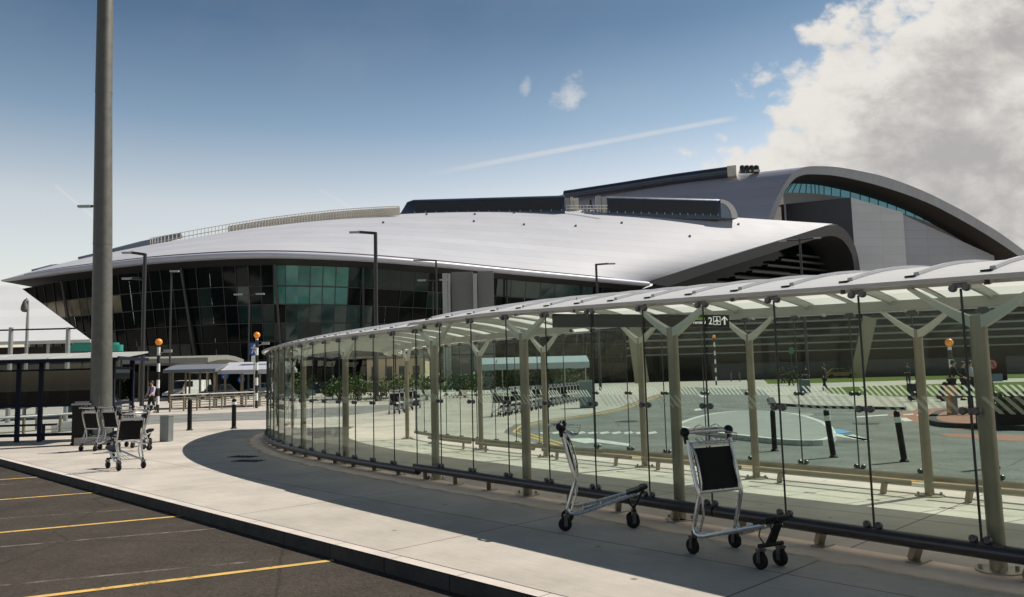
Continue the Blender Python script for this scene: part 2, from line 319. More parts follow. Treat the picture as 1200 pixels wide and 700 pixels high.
M['teal_dim'] = mat('dim_teal_reflection', (.012, .035, .034), .06, col2=(.025, .06, .06), vscale=.4, spec=.6)
M['teal_mid'] = mat('mid_teal_reflection', (.03, .10, .095), .08, col2=(.05, .17, .15), vscale=.4, spec=.6)
M['bronze_dim'] = mat('dim_bronze_reflection', (.05, .045, .03), .08, col2=(.12, .11, .075), vscale=.5, spec=.5)
M['bronze_reflection'] = mat('bronze_reflection', (.10, .085, .055), .08, col2=(.26, .22, .15), vscale=.45, spec=.6)
M['mullion'] = mat('mullion', (.035, .035, .037), .5, .3, var=.1, vscale=1)
M['transom'] = mat('transom', (.05, .055, .055), .45, .4, var=.1, vscale=1)
M['clere'] = mat('clerestory_glass', (.16, .36, .43), .12, col2=(.24, .48, .56), vscale=.8, spec=.5, emit=(.10, .25, .31, .35))  # faint glow added to brighten glass that lies in shade
M['tent'] = seam_mat('membrane_roof', (.80, .80, .80), .55, 0, (30, 1.5), depth=.93)
M['beige'] = mat('beige_render', (.46, .38, .25), .85, var=.1, vscale=.7)
M['skin'] = mat('skin', (.45, .27, .19), .55)
M['hair'] = mat('hair', (.03, .02, .014), .6)
M['tyre'] = M['rubber']
M['car_glass'] = mat('car_window', (.01, .013, .014), .05, spec=.7)
M['lamp_lens'] = mat('lamp_lens', (.55, .55, .52), .2)
M['sign_blue'] = mat('sign_blue', (.015, .10, .42), .4)
M['sign_white'] = mat('sign_white', (.78, .78, .76), .45)
M['sign_black'] = mat('sign_black', (.008, .008, .0075), .6, spec=.1)
M['sign_green'] = mat('sign_green', (.20, .36, .03), .45, emit=(.2, .4, .02, .25))
M['sign_lit'] = mat('sign_lettering', (.8, .8, .78), .45, emit=(1, 1, .95, .25))
M['red'] = mat('red_paint', (.5, .03, .02), .45)
M['teal_paint'] = mat('teal_paint', (.02, .26, .20), .35, var=.1)
M['white_car'] = mat('white_car_paint', (.70, .70, .68), .25, spec=.6)
_c = {}
def plain(c, rough=.6, metal=0):
    k = (c, rough, metal)
    if k not in _c: _c[k] = mat('coat_%d' % len(_c), c, rough, metal, var=.1, vscale=6)
    return _c[k]

# ------------------------------------------------------------------ mesh helpers
def frames(pts, closed=False):
    T = []
    n = len(pts)
    for i in range(n):
        a = pts[i - 1] if (i > 0 or closed) else pts[0]; b = pts[(i + 1) % n] if (i < n - 1 or closed) else pts[-1]
        t = (b - a); T.append(t.normalized() if t.length > 1e-9 else Vector((0, 0, 1)))
    up = Vector((0, 0, 1)) if abs(T[0].z) < .9 else Vector((0, 1, 0))
    nrm = (up - T[0] * up.dot(T[0])).normalized(); out = []
    for t in T:
        nrm = nrm - t * nrm.dot(t)
        nrm = nrm.normalized() if nrm.length > 1e-6 else t.orthogonal().normalized()
        out.append((nrm.copy(), t.cross(nrm)))
    return out

class MB:
    def __init__(s): s.v = []; s.f = []; s.m = []; s.uv = {}
    def add(s, vs, fs, mi=0):
        o = len(s.v); s.v += [Vector(p) for p in vs]
        for f in fs: s.f.append(tuple(i + o for i in f)); s.m.append(mi)
        return o
    def box(s, c, d, rz=0.0, mi=0, M4=None):
        x, y, z = (k / 2 for k in d); p = [(-x, -y, -z), (x, -y, -z), (x, y, -z), (-x, y, -z), (-x, -y, z), (x, -y, z), (x, y, z), (-x, y, z)]
        rot = M4 if M4 is not None else Matrix.Rotation(rz, 3, 'Z')
        s.add([rot @ Vector(q) + Vector(c) for q in p], [(0, 3, 2, 1), (4, 5, 6, 7), (0, 1, 5, 4), (1, 2, 6, 5), (2, 3, 7, 6), (3, 0, 4, 7)], mi); return s
    def beam(s, a, b, w, h, mi=0, up=(0, 0, 1)):        # rectangular bar from a to b
        a, b = Vector(a), Vector(b); t = (b - a); l = t.length; t.normalize(); up = Vector(up)
        if abs(t.dot(up)) > .98: up = Vector((0, 1, 0))
        sx = t.cross(up).normalized(); sz = sx.cross(t)
        rot = Matrix((sx, t, sz)).transposed()
        s.box((a + b) / 2, (w, l, h), mi=mi, M4=rot); return s
    def tube(s, pts, r, n=8, mi=0, closed=False, cap=True):
        pts = [Vector(p) for p in pts]; k = len(pts); fr = frames(pts, closed); vs = []
        for i, p in enumerate(pts):
            rr = r[i] if isinstance(r, (list, tuple)) else r; a, b = fr[i]
            for j in range(n):
                t = 2 * math.pi * j / n; vs.append(p + a * (math.cos(t) * rr) + b * (math.sin(t) * rr))
        fs = []
        for i in range(k if closed else k - 1):
            i2 = (i + 1) % k
            for j in range(n): j2 = (j + 1) % n; fs.append((i * n + j, i * n + j2, i2 * n + j2, i2 * n + j))
        if cap and not closed: fs.append(tuple(range(n))[::-1]); fs.append(tuple((k - 1) * n + j for j in range(n)))
        s.add(vs, fs, mi); return s
    def lathe(s, prof, n=16, c=(0, 0, 0), mi=0, axis=(0, 0, 1)):
        c = Vector(c); ax = Vector(axis).normalized(); a = ax.orthogonal().normalized(); b = ax.cross(a); vs = []
        for r, z in prof:
            for j in range(n): t = 2 * math.pi * j / n; vs.append(c + ax * z + a * (math.cos(t) * r) + b * (math.sin(t) * r))
        fs = []
        for i in range(len(prof) - 1):
            for j in range(n): j2 = (j + 1) % n; fs.append((i * n + j, i * n + j2, (i + 1) * n + j2, (i + 1) * n + j))
        fs.append(tuple(range(n))[::-1]); fs.append(tuple((len(prof) - 1) * n + j for j in range(n)))
        s.add(vs, fs, mi); return s
    def ball(s, c, r, n=14, m=9, mi=0, sc=(1, 1, 1)):
        c = Vector(c); vs = [c + Vector((0, 0, -r * sc[2]))]
        for i in range(1, m):
            t = -math.pi / 2 + math.pi * i / m
            for j in range(n): a = 2 * math.pi * j / n; vs.append(c + Vector((math.cos(t) * math.cos(a) * r * sc[0], math.cos(t) * math.sin(a) * r * sc[1], math.sin(t) * r * sc[2])))
        vs.append(c + Vector((0, 0, r * sc[2]))); fs = []
        for j in range(n):
            fs.append((0, 1 + (j + 1) % n, 1 + j))
            for i in range(m - 2): a = 1 + i * n + j; b = 1 + i * n + (j + 1) % n; fs.append((a, b, b + n, a + n))
            fs.append((1 + (m - 2) * n + j, 1 + (m - 2) * n + (j + 1) % n, len(vs) - 1))
        s.add(vs, fs, mi); return s
    def grid(s, rows, mi=0, closed_u=False, uv=None):
        n = len(rows[0]); o = s.add([p for r in rows for p in r], [], mi)
        for i in range(len(rows) - 1):
            for j in range(n if closed_u else n - 1):
                j2 = (j + 1) % n; s.f.append((o + i * n + j, o + i * n + j2, o + (i + 1) * n + j2, o + (i + 1) * n + j)); s.m.append(mi)
        if uv:
            for i in range(len(rows)):
                for j in range(n): s.uv[o + i * n + j] = uv[i][j]
        return s
    def prism(s, pts, off, mi=0):                       # polygon (3D points) extruded by a vector
        pts = [Vector(p) for p in pts]; n = len(pts); off = Vector(off)
        s.add(pts + [p + off for p in pts], [tuple(range(n))[::-1], tuple(range(n, 2 * n))] + [(i, (i + 1) % n, n + (i + 1) % n, n + i) for i in range(n)], mi); return s
    def build(s, name, mats, parent=None, loc=None, smooth=True, angle=35, rz=0.0):
        """world-coordinate meshes: loc is subtracted when the parent sits elsewhere"""
        me = bpy.data.meshes.new(name)
        o_ = Vector(loc) if loc is not None else Vector((0, 0, 0))
        me.from_pydata([tuple(v - o_) for v in s.v], [], s.f)
        if not isinstance(mats, (list, tuple)): mats = [mats]
        for m in mats: me.materials.append(m)
        if len(mats) > 1: me.polygons.foreach_set('material_index', s.m)
        bm = bmesh.new(); bm.from_mesh(me); bmesh.ops.recalc_face_normals(bm, faces=bm.faces); bm.to_mesh(me); bm.free()
        if s.uv:
            lay = me.uv_layers.new(name='UVMap')
            for lp in me.loops: lay.data[lp.index].uv = s.uv.get(lp.vertex_index, (0, 0))
        if smooth:
            me.shade_smooth(); me.set_sharp_from_angle(angle=R(angle))
        ob = bpy.data.objects.new(name, me); COL.objects.link(ob)
        if parent is not None: ob.parent = parent
        elif loc is not None: ob.location = loc
        if rz and parent is None: ob.rotation_euler.z = rz
        return ob

def tag(o, label, cat, group=None, kind=None):
    o['label'] = label; o['category'] = cat
    if group: o['group'] = group
    if kind: o['kind'] = kind
    return o
def thing(name, label, cat, loc=(0, 0, 0), rz=0.0, group=None):
    o = bpy.data.objects.new(name, None); COL.objects.link(o); o.location = loc; o.rotation_euler = (0, 0, rz); o.empty_display_size = .3
    return tag(o, label, cat, group)
def copy_tree(o, parent=None):
    c = o.copy(); COL.objects.link(c)
    if parent: c.parent = parent
    for ch in list(o.children): copy_tree(ch, c)
    return c
def struct(o): o['kind'] = 'structure'; return o
def sheet(name, pts, z, m):
    b = MB(); b.add([(p[0], p[1], z) for p in pts], [tuple(range(len(pts)))]); o = b.build(name, m, smooth=False)
    for p in o.data.polygons:
        if p.normal.z < 0: o.data.flip_normals(); break
    return struct(o)
def gxy(px, py, z=0.0): p = gp(px, py, z); return (p.x, p.y)
def strip(pts, w, z, h, mb, mi=0):                      # ribbon / low wall along a polyline (plan), top at z, height h
    n = len(pts); P = [Vector((p[0], p[1], 0)) for p in pts]; rows = []
    for i in range(n):
        t = (P[min(i + 1, n - 1)] - P[max(i - 1, 0)]).normalized(); nn = Vector((-t.y, t.x, 0)) * (w / 2)
        if h: rows.append([P[i] - nn + Vector((0, 0, z - h)), P[i] - nn + Vector((0, 0, z)), P[i] + nn + Vector((0, 0, z)), P[i] + nn + Vector((0, 0, z - h))])
        else: rows.append([P[i] - nn + Vector((0, 0, z)), P[i] + nn + Vector((0, 0, z))])
    mb.grid(rows, mi)
def text_mesh(txt, size, m, parent, M4, name='lettering', align='LEFT', bold=0.0):
    cu = bpy.data.curves.new('lettering', 'FONT'); cu.body = txt; cu.size = size; cu.align_x = align; cu.extrude = .002; cu.offset = bold
    t = bpy.data.objects.new('lettering', cu); me = bpy.data.meshes.new_from_object(t); bpy.data.objects.remove(t)
    me.materials.clear(); me.materials.append(m); me.transform(M4)
    o = bpy.data.objects.new(name, me); COL.objects.link(o); o.parent = parent; return o

# ------------------------------------------------------------------ walkway plan curve
def make_curve():
    ds = .05; tab = {}
    def head(s):                                        # degrees, left of +Y
        if s < 9.0: return 38.6
        k = [(9.0, 38.6), (13.0, 32.6), (17.5, 21.0), (22.0, 7.5), (30, -12)]
        for (a, ha), (b, hb) in zip(k, k[1:]):
            if s <= b: t = (s - a) / (b - a); return ha + (hb - ha) * t
        return -12
    p = Vector((3.50, 6.17, 0)); tab[0] = (p.copy(), head(0)); i = 0
    while i * ds < 30:
        h = R(head(i * ds)); p = p + Vector((-math.sin(h), math.cos(h), 0)) * ds; i += 1; tab[i] = (p.copy(), head(i * ds))
    p = Vector((3.50, 6.17, 0)); i = 0
    while i * ds > -12:
        h = R(head(i * ds)); p = p - Vector((-math.sin(h), math.cos(h), 0)) * ds; i -= 1; tab[i] = (p.copy(), head(i * ds))
    def C(s, w=0.0, z=0.0):
        k = s / ds; i = math.floor(k); t = k - i; (a, ha), (b, hb) = tab[i], tab[i + 1]
        h = R(ha + (hb - ha) * t); nrm = Vector((math.cos(h), math.sin(h), 0))
        q = a.lerp(b, t) + nrm * w; q.z = z; return q
    def fr(s):
        k = s / ds; i = math.floor(k); h = R(tab[i][1]); return Vector((-math.sin(h), math.cos(h), 0)), Vector((math.cos(h), math.sin(h), 0)), h
    return C, fr
C, CF = make_curve()
S0, S1, SSTEP = -7.5, 24.6, 8.12

# ------------------------------------------------------------------ ground
CA, CD = Vector((-4.843, 10.807, 0)), Vector((.702, -.712, 0)).normalized()      # kerb line of the car park
g = MB(); g.add([(-6000, -300, -.13), (6000, -300, -.13), (6000, 9000, -.13), (-6000, 9000, -.13)], [(0, 1, 2, 3)])
struct(g.build('ground', M['asphalt'], smooth=False))
k0, k1 = CA - CD * 45, CA + CD * 28
KN = Vector((.712, .702, 0)).normalized()                                                  # into the pavement
p0, p1 = k0 + KN * .03, k1 + KN * .03
sheet('pavement', [p0, p1, (120, p1.y), (260, 60), (260, 330), (-260, 330), (-260, 120), (p0.x - 60, p0.y + 40)], 0, M['concrete'])
kb = MB()
n = 80
for i in range(n):
    a = k0.lerp(k1, i / n); b = k0.lerp(k1, (i + 1) / n) - CD * .012
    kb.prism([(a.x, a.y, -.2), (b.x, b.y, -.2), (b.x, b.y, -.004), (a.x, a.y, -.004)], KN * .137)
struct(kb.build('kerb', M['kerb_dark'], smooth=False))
kt = MB()                                                                     # pale kerbstones flush with the paving, 0.9 m long
for i in range(70):
    a = k0 + CD * (i * .914); b = k0 + CD * (i * .914 + .906)
    kt.add([a + KN * .006 + Vector((0, 0, .004)), b + KN * .006 + Vector((0, 0, .004)), b + KN * .135 + Vector((0, 0, .004)), a + KN * .135 + Vector((0, 0, .004))], [(0, 1, 2, 3)])
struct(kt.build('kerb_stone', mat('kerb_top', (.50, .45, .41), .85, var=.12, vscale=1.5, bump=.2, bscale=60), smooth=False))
gv = MB(); strip([k0 + KN * .139, k1 + KN * .139], .014, .004, 0, gv); struct(gv.build('kerb_joint', M['kerb_dark'], smooth=False))
# parking bays
yl = MB()
BD = Vector((.905, .425, 0)).normalized()
ends = [gp(391, 656.5, -.126), gp(215, 604.5, -.126), gp(121, 576.5, -.126), gp(48, 559, -.126)]
stepv = (ends[2] - ends[0]) / 2
for e_ in ends + [ends[3] + stepv * (i + 1) for i in range(3)] + [ends[0] - stepv, ends[0] - stepv * 2]:
    a = e_ - BD * 5.2
    strip([a, e_], .085, -.126, 0, yl)
struct(yl.build('parking_line', M['yellow_paint'], smooth=False))
def worn_mat():
    m = mat('worn_line', (.23, .19, .165), .85); nt = m.node_tree; N = nt.nodes; L = nt.links; p = N['Principled BSDF']; o = N['Material Output']
    tc = N.new('ShaderNodeTexCoord'); n = N.new('ShaderNodeTexNoise'); n.inputs['Scale'].default_value = 3.2; n.inputs['Detail'].default_value = 9; n.inputs['Roughness'].default_value = .75; L.new(tc.outputs['Object'], n.inputs['Vector'])
    r = N.new('ShaderNodeMapRange'); L.new(n.outputs['Fac'], r.inputs[0]); r.inputs[1].default_value = .43; r.inputs[2].default_value = .60; r.inputs[4].default_value = .7
    t = N.new('ShaderNodeBsdfTransparent'); x = N.new('ShaderNodeMixShader'); L.new(r.outputs[0], x.inputs[0]); L.new(t.outputs[0], x.inputs[1]); L.new(p.outputs[0], x.inputs[2]); L.new(x.outputs[0], o.inputs[0]); return m
wl = MB()
for (x0, y0, x1, y1) in ((0, 641, 330, 613), (-40, 690, 320, 656), (0, 608, 170, 596), (-30, 570, 90, 563)):
    a = gp(x0, y0, -.127); b = gp(x1, y1, -.127); strip([a, b], .06, -.127, 0, wl)
struct(wl.build('worn_line', worn_mat(), smooth=False))

# the roundabout road beyond the walkway
near_edge = [tuple(C(s, 4.05)[:2]) for s in [-7 + .5 * i for i in range(33)]]
turn = [gxy(*p) for p in ((590, 507), (594, 503), (603, 498), (640, 492), (690, 485.5), (725, 478), (750, 469), (775, 461), (800, 453.5))]
far = [gxy(*p) for p in ((893, 457), (903, 466), (905, 474), (960, 477.5), (1060, 479.5), (1082, 490), (1098, 497), (1150, 502), (1200, 505), (1330, 508), (1500, 512))]
sheet('road', near_edge + turn + far + [tuple(C(-7, 30)[:2])], .004, M['road'])
sheet('road', [gxy(*p) for p in ((60, 497), (130, 487.5), (240, 485), (312, 481.5), (480, 473), (480, 478), (400, 488), (312, 492), (240, 494), (130, 500), (60, 508))], .004, M['road'])
ye = MB()
c_in = [Vector((*p, 0)) for p in near_edge[6:] + turn]
def inset(pts, d):
    out = []
    for i in range(len(pts)):
        t = (pts[min(i + 1, len(pts) - 1)] - pts[max(i - 1, 0)]).normalized(); out.append(pts[i] + Vector((t.y, -t.x, 0)) * d)
    return out
for d in (.30, .52): strip(inset(c_in, d), .10, .008, 0, ye)
struct(ye.build('road_edge_line', M['yellow_paint'], smooth=False))
# traffic islands with kerbs
def island(name, px, h, m_top, m_kerb, kw=.16):
    P = [Vector((*gxy(*p), 0)) for p in px]; n = len(P); Q = []
    for k in range(n):                                  # rounded outline
        p0, p1, p2, p3 = P[k - 1], P[k], P[(k + 1) % n], P[(k + 2) % n]
        for t in (0, .25, .5, .75): Q.append(.5 * ((2 * p1) + (p2 - p0) * t + (2 * p0 - 5 * p1 + 4 * p2 - p3) * t * t + (3 * p1 - p0 - 3 * p2 + p3) * t ** 3))
    P = Q
    sheet(name, [tuple(p[:2]) for p in P], h, m_top)
    b = MB(); strip(P + [P[0], P[1]], kw, h + .006, h + .01, b); struct(b.build('kerb', m_kerb, smooth=False))
island('traffic_island', ((796, 504), (806, 497), (829, 490), (858, 486), (890, 485.5), (930, 489), (962, 499), (975, 511), (968, 521), (930, 522), (880, 517), (835, 511)), .11, M['island'], M['white_paint'])
island('traffic_island', ((920, 487), (932, 485.5), (950, 487), (945, 489.5), (925, 489.5)), .05, M['island'], M['kerb'])
island('traffic_island', ((1093, 493), (1112, 484), (1160, 482), (1230, 484), (1400, 490), (1420, 512), (1230, 506), (1150, 503), (1103, 500)), .12, M['red_paving'], M['kerb_dark'], .22)
sheet('crossing_surface', [gxy(*p) for p in ((1040, 487), (1075, 480), (1210, 472), (1400, 470), (1400, 488), (1200, 505.5), (1120, 503), (1075, 496))], .007, M['red_paving'])
sheet('crossing_surface', [gxy(*p) for p in ((1100, 508), (1200, 511), (1300, 514), (1300, 520), (1180, 517), (1110, 512))], .007, M['red_paving'])
wm = MB()
def mark(px, z=.011): wm.add([(*gxy(*p), z) for p in px], [tuple(range(len(px)))])
mark(((660, 515), (690, 514), (740, 521), (736, 523.5), (700, 519), (686, 520.5)))
for x in range(632, 760, 14): mark(((x, 507.5), (x + 10, 506), (x + 13, 508), (x + 3, 509.5)))
mark(((944, 506), (958, 505), (1022, 516), (1012, 517)))
mark(((930, 501), (940, 500), (958, 506), (950, 508)))
mark(((988, 511), (1000, 510), (1020, 516), (1014, 517.5)))
mark(((1003, 488.5), (1040, 486), (1041, 487.4), (1004, 490)))
mark(((818, 463), (824, 462.5), (829, 466), (823, 466)))
mark(((813, 480), (821, 479), (823, 481), (815, 482)))
for i in range(7): x = 1058 + i * 16; mark(((x, 486 + i * .5), (x + 12, 485.2 + i * .5), (x + 13, 486.4 + i * .5), (x + 1, 487.2 + i * .5)))
mark(((1050, 490.5), (1062, 490), (1070, 494), (1060, 494.5)))
struct(wm.build('road_marking', M['white_paint'], smooth=False))
sheet('road_marking', [gxy(*p) for p in ((950, 505.5), (982, 503.5), (1000, 507), (975, 510))], .013, M['blue_paint'])
struct_g = sheet('lawn', [gxy(*p) for p in ((895, 445), (960, 443.5), (1060, 440.5), (1240, 438), (1240, 442.5), (1060, 446), (960, 449), (900, 450))], .012, M['grass'])
struct_g2 = sheet('lawn', [gxy(*p) for p in ((966, 455), (1030, 452.5), (1200, 447.5), (1330, 446), (1330, 462), (1180, 466), (1060, 465), (1010, 463), (970, 461))], .012, M['grass'])
for o in (struct_g, struct_g2): o['kind'] = 'stuff'; tag(o, 'mown green lawn strip along the terminal forecourt', 'grass')
kb2 = MB(); strip([gxy(*p) for p in ((903, 468), (906, 475), (960, 478.5), (1060, 480.5))], .3, .1, .1, kb2); strip([gxy(*p) for p in ((1150, 472), (1180, 468), (1260, 466))], .25, .1, .1, kb2)
struct(kb2.build('kerb', M['kerb_dark'], smooth=False))
for px, py, lab in ((735, 494, 'round iron manhole cover in the green-grey road near the arrow'), (905, 505, 'iron manhole cover right of the pale island'), (1015, 497, 'small iron cover beside the white road lines')):
    c = gp(px, py); b = MB(); b.lathe([(.36, .006), (.36, .012)], 20, (c.x, c.y, 0)); tag(b.build('manhole_cover', M['kerb_dark'], loc=(c.x, c.y, 0)), lab, 'manhole cover', 'manhole covers')
# drain grates and dusty tan band by the walkway foot
def dusty_light_mat():  # tan dust paled: extra light at the glass foot put into its colour
    m = mat('dusty_light_edge', (.70, .56, .44), .9, var=.15, vscale=2.0, bump=.2, bscale=60); nt = m.node_tree; N = nt.nodes; L = nt.links; p = N['Principled BSDF']; o = N['Material Output']
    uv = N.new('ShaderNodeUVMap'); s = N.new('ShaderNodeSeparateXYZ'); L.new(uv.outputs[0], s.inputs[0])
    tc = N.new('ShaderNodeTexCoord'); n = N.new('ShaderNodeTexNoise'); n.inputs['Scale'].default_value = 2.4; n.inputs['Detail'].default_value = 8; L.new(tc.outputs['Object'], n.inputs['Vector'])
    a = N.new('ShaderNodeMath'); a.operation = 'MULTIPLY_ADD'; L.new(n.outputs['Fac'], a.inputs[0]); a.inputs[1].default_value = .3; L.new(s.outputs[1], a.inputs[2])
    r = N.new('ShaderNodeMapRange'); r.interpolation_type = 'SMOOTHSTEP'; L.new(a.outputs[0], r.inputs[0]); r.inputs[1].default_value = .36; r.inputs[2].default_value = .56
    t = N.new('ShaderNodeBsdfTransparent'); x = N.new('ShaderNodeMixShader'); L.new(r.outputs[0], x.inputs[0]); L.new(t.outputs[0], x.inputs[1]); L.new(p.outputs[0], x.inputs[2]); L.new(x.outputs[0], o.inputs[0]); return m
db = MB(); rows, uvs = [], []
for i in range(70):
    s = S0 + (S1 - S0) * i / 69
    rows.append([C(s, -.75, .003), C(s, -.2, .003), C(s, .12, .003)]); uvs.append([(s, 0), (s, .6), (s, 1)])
db.grid(rows, uv=uvs); struct(db.build('dusty_light_pavement_edge', dusty_light_mat(), smooth=False))
for (px, py) in ((285, 535.5), (291, 540.5)):
    gr = MB(); c = gp(px, py); 
    gr.box((c.x, c.y, .004), (.62, .30, .008), rz=R(-20)); 
    for i in range(5): gr.box((c.x + math.cos(R(-20)) * (i - 2) * .11, c.y + math.sin(R(-20)) * (i - 2) * .11, .012), (.05, .26, .008), rz=R(-20))
    tag(gr.build('drain_grate', M['kerb_dark'], loc=(c.x, c.y, 0), smooth=False), 'small dark iron drain grate in the shaded pavement', 'drain grate', 'drain grates by the walkway end')
# ------------------------------------------------------------------ terminal building
def lerp(a, b, t): return a + (b - a) * t
def interp(tab, x):
    for (a, b) in zip(tab, tab[1:]):
        if x <= b[0]: t = (x - a[0]) / (b[0] - a[0]); return tuple(lerp(p, q, t) for p, q in zip(a, b))
    return tab[-1]
def smooth_path(P, n):
    """Catmull-Rom resample of a list of vectors"""
    out = []; m = len(P) - 1
    for i in range(n + 1):
        u = i / n * m; k = min(int(u), m - 1); t = u - k
        p0, p1, p2, p3 = P[max(k - 1, 0)], P[k], P[k + 1], P[min(k + 2, m)]
        out.append(.5 * ((2 * p1) + (p2 - p0) * t + (2 * p0 - 5 * p1 + 4 * p2 - p3) * t * t + (3 * p1 - p0 - 3 * p2 + p3) * t ** 3))
    return out
TERM_L = Vector((-10, 100, 0))
term = thing('terminal_building', 'sweeping airport terminal with silver roof and dark leaning glass front', 'airport terminal', TERM_L)
# surveyed eave (gutter line) and ridge
EAVE = [at(*p) for p in ((4, 328, 106), (60, 317, 99), (120, 309, 95), (200, 300.5, 91.5), (300, 295.5, 90), (400, 298, 93), (500, 305.5, 100), (600, 315.5, 110), (700, 325, 121), (757, 330.5, 129))]
RIDGE = [at(*p) for p in ((4, 327.5, 106.5), (60, 313, 116), (120, 299.5, 126), (200, 284.5, 140), (300, 267, 143), (400, 254.5, 141), (500, 247.5, 140), (620, 245.5, 141), (760, 249, 146), (976, 262.5, 160))]
NU = 72
EV, RG = smooth_path(EAVE, NU), smooth_path(RIDGE, NU)
def acc(P):
    a = [0]
    for p, q in zip(P, P[1:]): a.append(a[-1] + (q - p).length)
    return a
AE = acc(EV)
def roof_pt(i, t):
    p = EV[i].lerp(RG[i], t); L_ = (RG[i] - EV[i]).length; p.z += .016 * (1 - (i / NU) ** 4) * L_ * 4 * t * (1 - t); return p
b = MB(); rows, uv = [], []
for i in range(NU + 1):
    r_, u_ = [], []; L_ = (RG[i] - EV[i]).length
    for k in range(15): t = k / 14; r_.append(roof_pt(i, t)); u_.append((AE[i], t * 52))
    back = RG[i] + (RG[i] - EV[i]).normalized() * (min(14, L_ * .5) * max(.02, 1 - (i / NU) ** 5)); back.z = RG[i].z - min(2.5, L_ * .06)
    r_.append(back); u_.append((AE[i], 66)); rows.append(r_); uv.append(u_)
b.grid(rows, uv=uv); b.build('roof', M['t_roof'], term, TERM_L, angle=40)
# rounded eave lip, gutter and dark soffit
def eout(i):
    t = EV[min(i + 1, NU)] - EV[max(i - 1, 0)]; t.z = 0; t.normalize(); return Vector((t.y, -t.x, 0))
b = MB(); rows = []
tap = lambda i: min(1.0, .35 + i / 12)
for i in range(NU + 1):
    o = eout(i); k = tap(i); rows.append([EV[i] + o * (x * k) + Vector((0, 0, z * k)) for x, z in ((-.05, .02), (.35, -.01), (.68, -.10), (.86, -.30), (.86, -.50), (.74, -.68), (.45, -.78), (.1, -.80))])
b.grid(rows); b.build('eave_lip', M['lip'], term, TERM_L, angle=60)
b = MB(); b.tube([EV[i] + Vector((0, 0, .10)) - eout(i) * .15 for i in range(4, NU + 1)], .13, 6); b.build('gutter', plain((.12, .085, .06)), term, TERM_L)
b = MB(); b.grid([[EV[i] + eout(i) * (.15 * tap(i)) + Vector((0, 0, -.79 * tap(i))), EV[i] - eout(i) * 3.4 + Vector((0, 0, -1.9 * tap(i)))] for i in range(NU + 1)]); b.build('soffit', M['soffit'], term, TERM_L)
# leaning glass front
def fac(i, v):                                        # v 0 ground .. 1 soffit
    f = i; k = min(int(f), NU - 1); t = f - k
    e = EV[k].lerp(EV[k + 1], t); o = eout(k).lerp(eout(k + 1), t)
    top = e - o * 1.6; top.z = e.z - 1.3; bot = e - o * 4.4; bot.z = -.2
    return bot.lerp(top, v)
step_i = NU / 56; frnd = random.Random(11); VR = (0, .14, .28, .42, .56, .70, .84, 1.0)
def curtain():                                        # every pane sits at its own slight angle, some tinted darker or greener for uneven reflections
    b = MB()
    for j in range(56):
        patch = 0
        for q in range(7):
            i0, i1 = j * step_i, (j + 1) * step_i; o = eout(min(int(i0), NU)); P_ = [fac(i0, VR[q]), fac(i1, VR[q]), fac(i1, VR[q + 1]), fac(i0, VR[q + 1])]
            for k in range(4): P_[k] = P_[k] + o * frnd.uniform(-.022, .022)
            u = math.sin(j * .37 + q * 1.3) + .8 * math.sin(j * .13 - q * .5) + frnd.uniform(-.9, .9)
            b.add(P_, [(0, 1, 2, 3)], 0 if u < 1.15 else (1 if u < 2.1 else 2))
    b.build('curtain_wall', [M['facade'], M['facade_green'], M['facade_deep']], term, TERM_L, smooth=False)
curtain()
def px_to_i(px):                                       # survey: facade index below a picture column
    best = 0
    for j in range(NU * 8 + 1):
        i = j / 8; k = min(int(i), NU - 1); e = EV[k].lerp(EV[k + 1], i - k); x = 600 + FPX * (e - EYE).dot(_r) / (e - EYE).dot(_f)
        if x <= px: best = i
    return best
def pane_patch(name, x0, x1, q0, q1, ms, out=.06):      # panes, cell by cell, with reflections and inside light painted into their colour
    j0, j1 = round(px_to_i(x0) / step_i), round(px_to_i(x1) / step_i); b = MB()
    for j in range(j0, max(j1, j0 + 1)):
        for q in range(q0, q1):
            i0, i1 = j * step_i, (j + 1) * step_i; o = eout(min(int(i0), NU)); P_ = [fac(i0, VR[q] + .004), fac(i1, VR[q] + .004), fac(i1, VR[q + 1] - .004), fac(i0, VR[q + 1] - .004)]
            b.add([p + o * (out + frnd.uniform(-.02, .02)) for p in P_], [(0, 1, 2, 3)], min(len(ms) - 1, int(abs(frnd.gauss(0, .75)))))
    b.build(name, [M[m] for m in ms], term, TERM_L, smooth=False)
for (x0, x1, q0, q1, ms) in ((326, 420, 5, 7, ('teal_reflection', 'teal_mid', 'teal_dim')), (340, 440, 3, 5, ('teal_dim', 'facade_green')), (588, 700, 6, 7, ('teal_dim', 'facade_green')), (28, 128, 5, 6, ('bronze_reflection', 'bronze_dim', 'facade_green')), (440, 520, 6, 7, ('facade_green', 'facade_deep'))):
    pane_patch('reflection_pane', x0, x1, q0, q1, ms)
# mullions (one object per bay line) and transoms
b_all = []
for j in range(2, 57):
    i = j * step_i; k = min(int(i), NU - 1); o = eout(k)
    if j % 7 == 0: continue
    b = MB(); b.beam(fac(i, 0) + o * .05, fac(i, 1) + o * .05, .07, .14); b.build('mullion', M['mullion'], term, TERM_L, smooth=False)
for v in (.14, .28, .42, .56, .70, .84):
    b = MB(); b.tube([fac(i, v) + eout(min(i, NU)) * .10 for i in range(2, NU + 1)], .065, 5); b.build('transom', M['transom'], term, TERM_L)
for px in (62, 205, 322, 430, 600, 690):
    i = px_to_i(px); k = int(i); o = eout(k); b = MB(); a = fac(i + .9, 0) + o * .5; c = fac(i, 1) + o * .4; b.tube([a, c], [.2, .14], 10); b.build('raking_column', M['transom'] if px == 205 or px == 322 else M['mullion'], term, TERM_L)
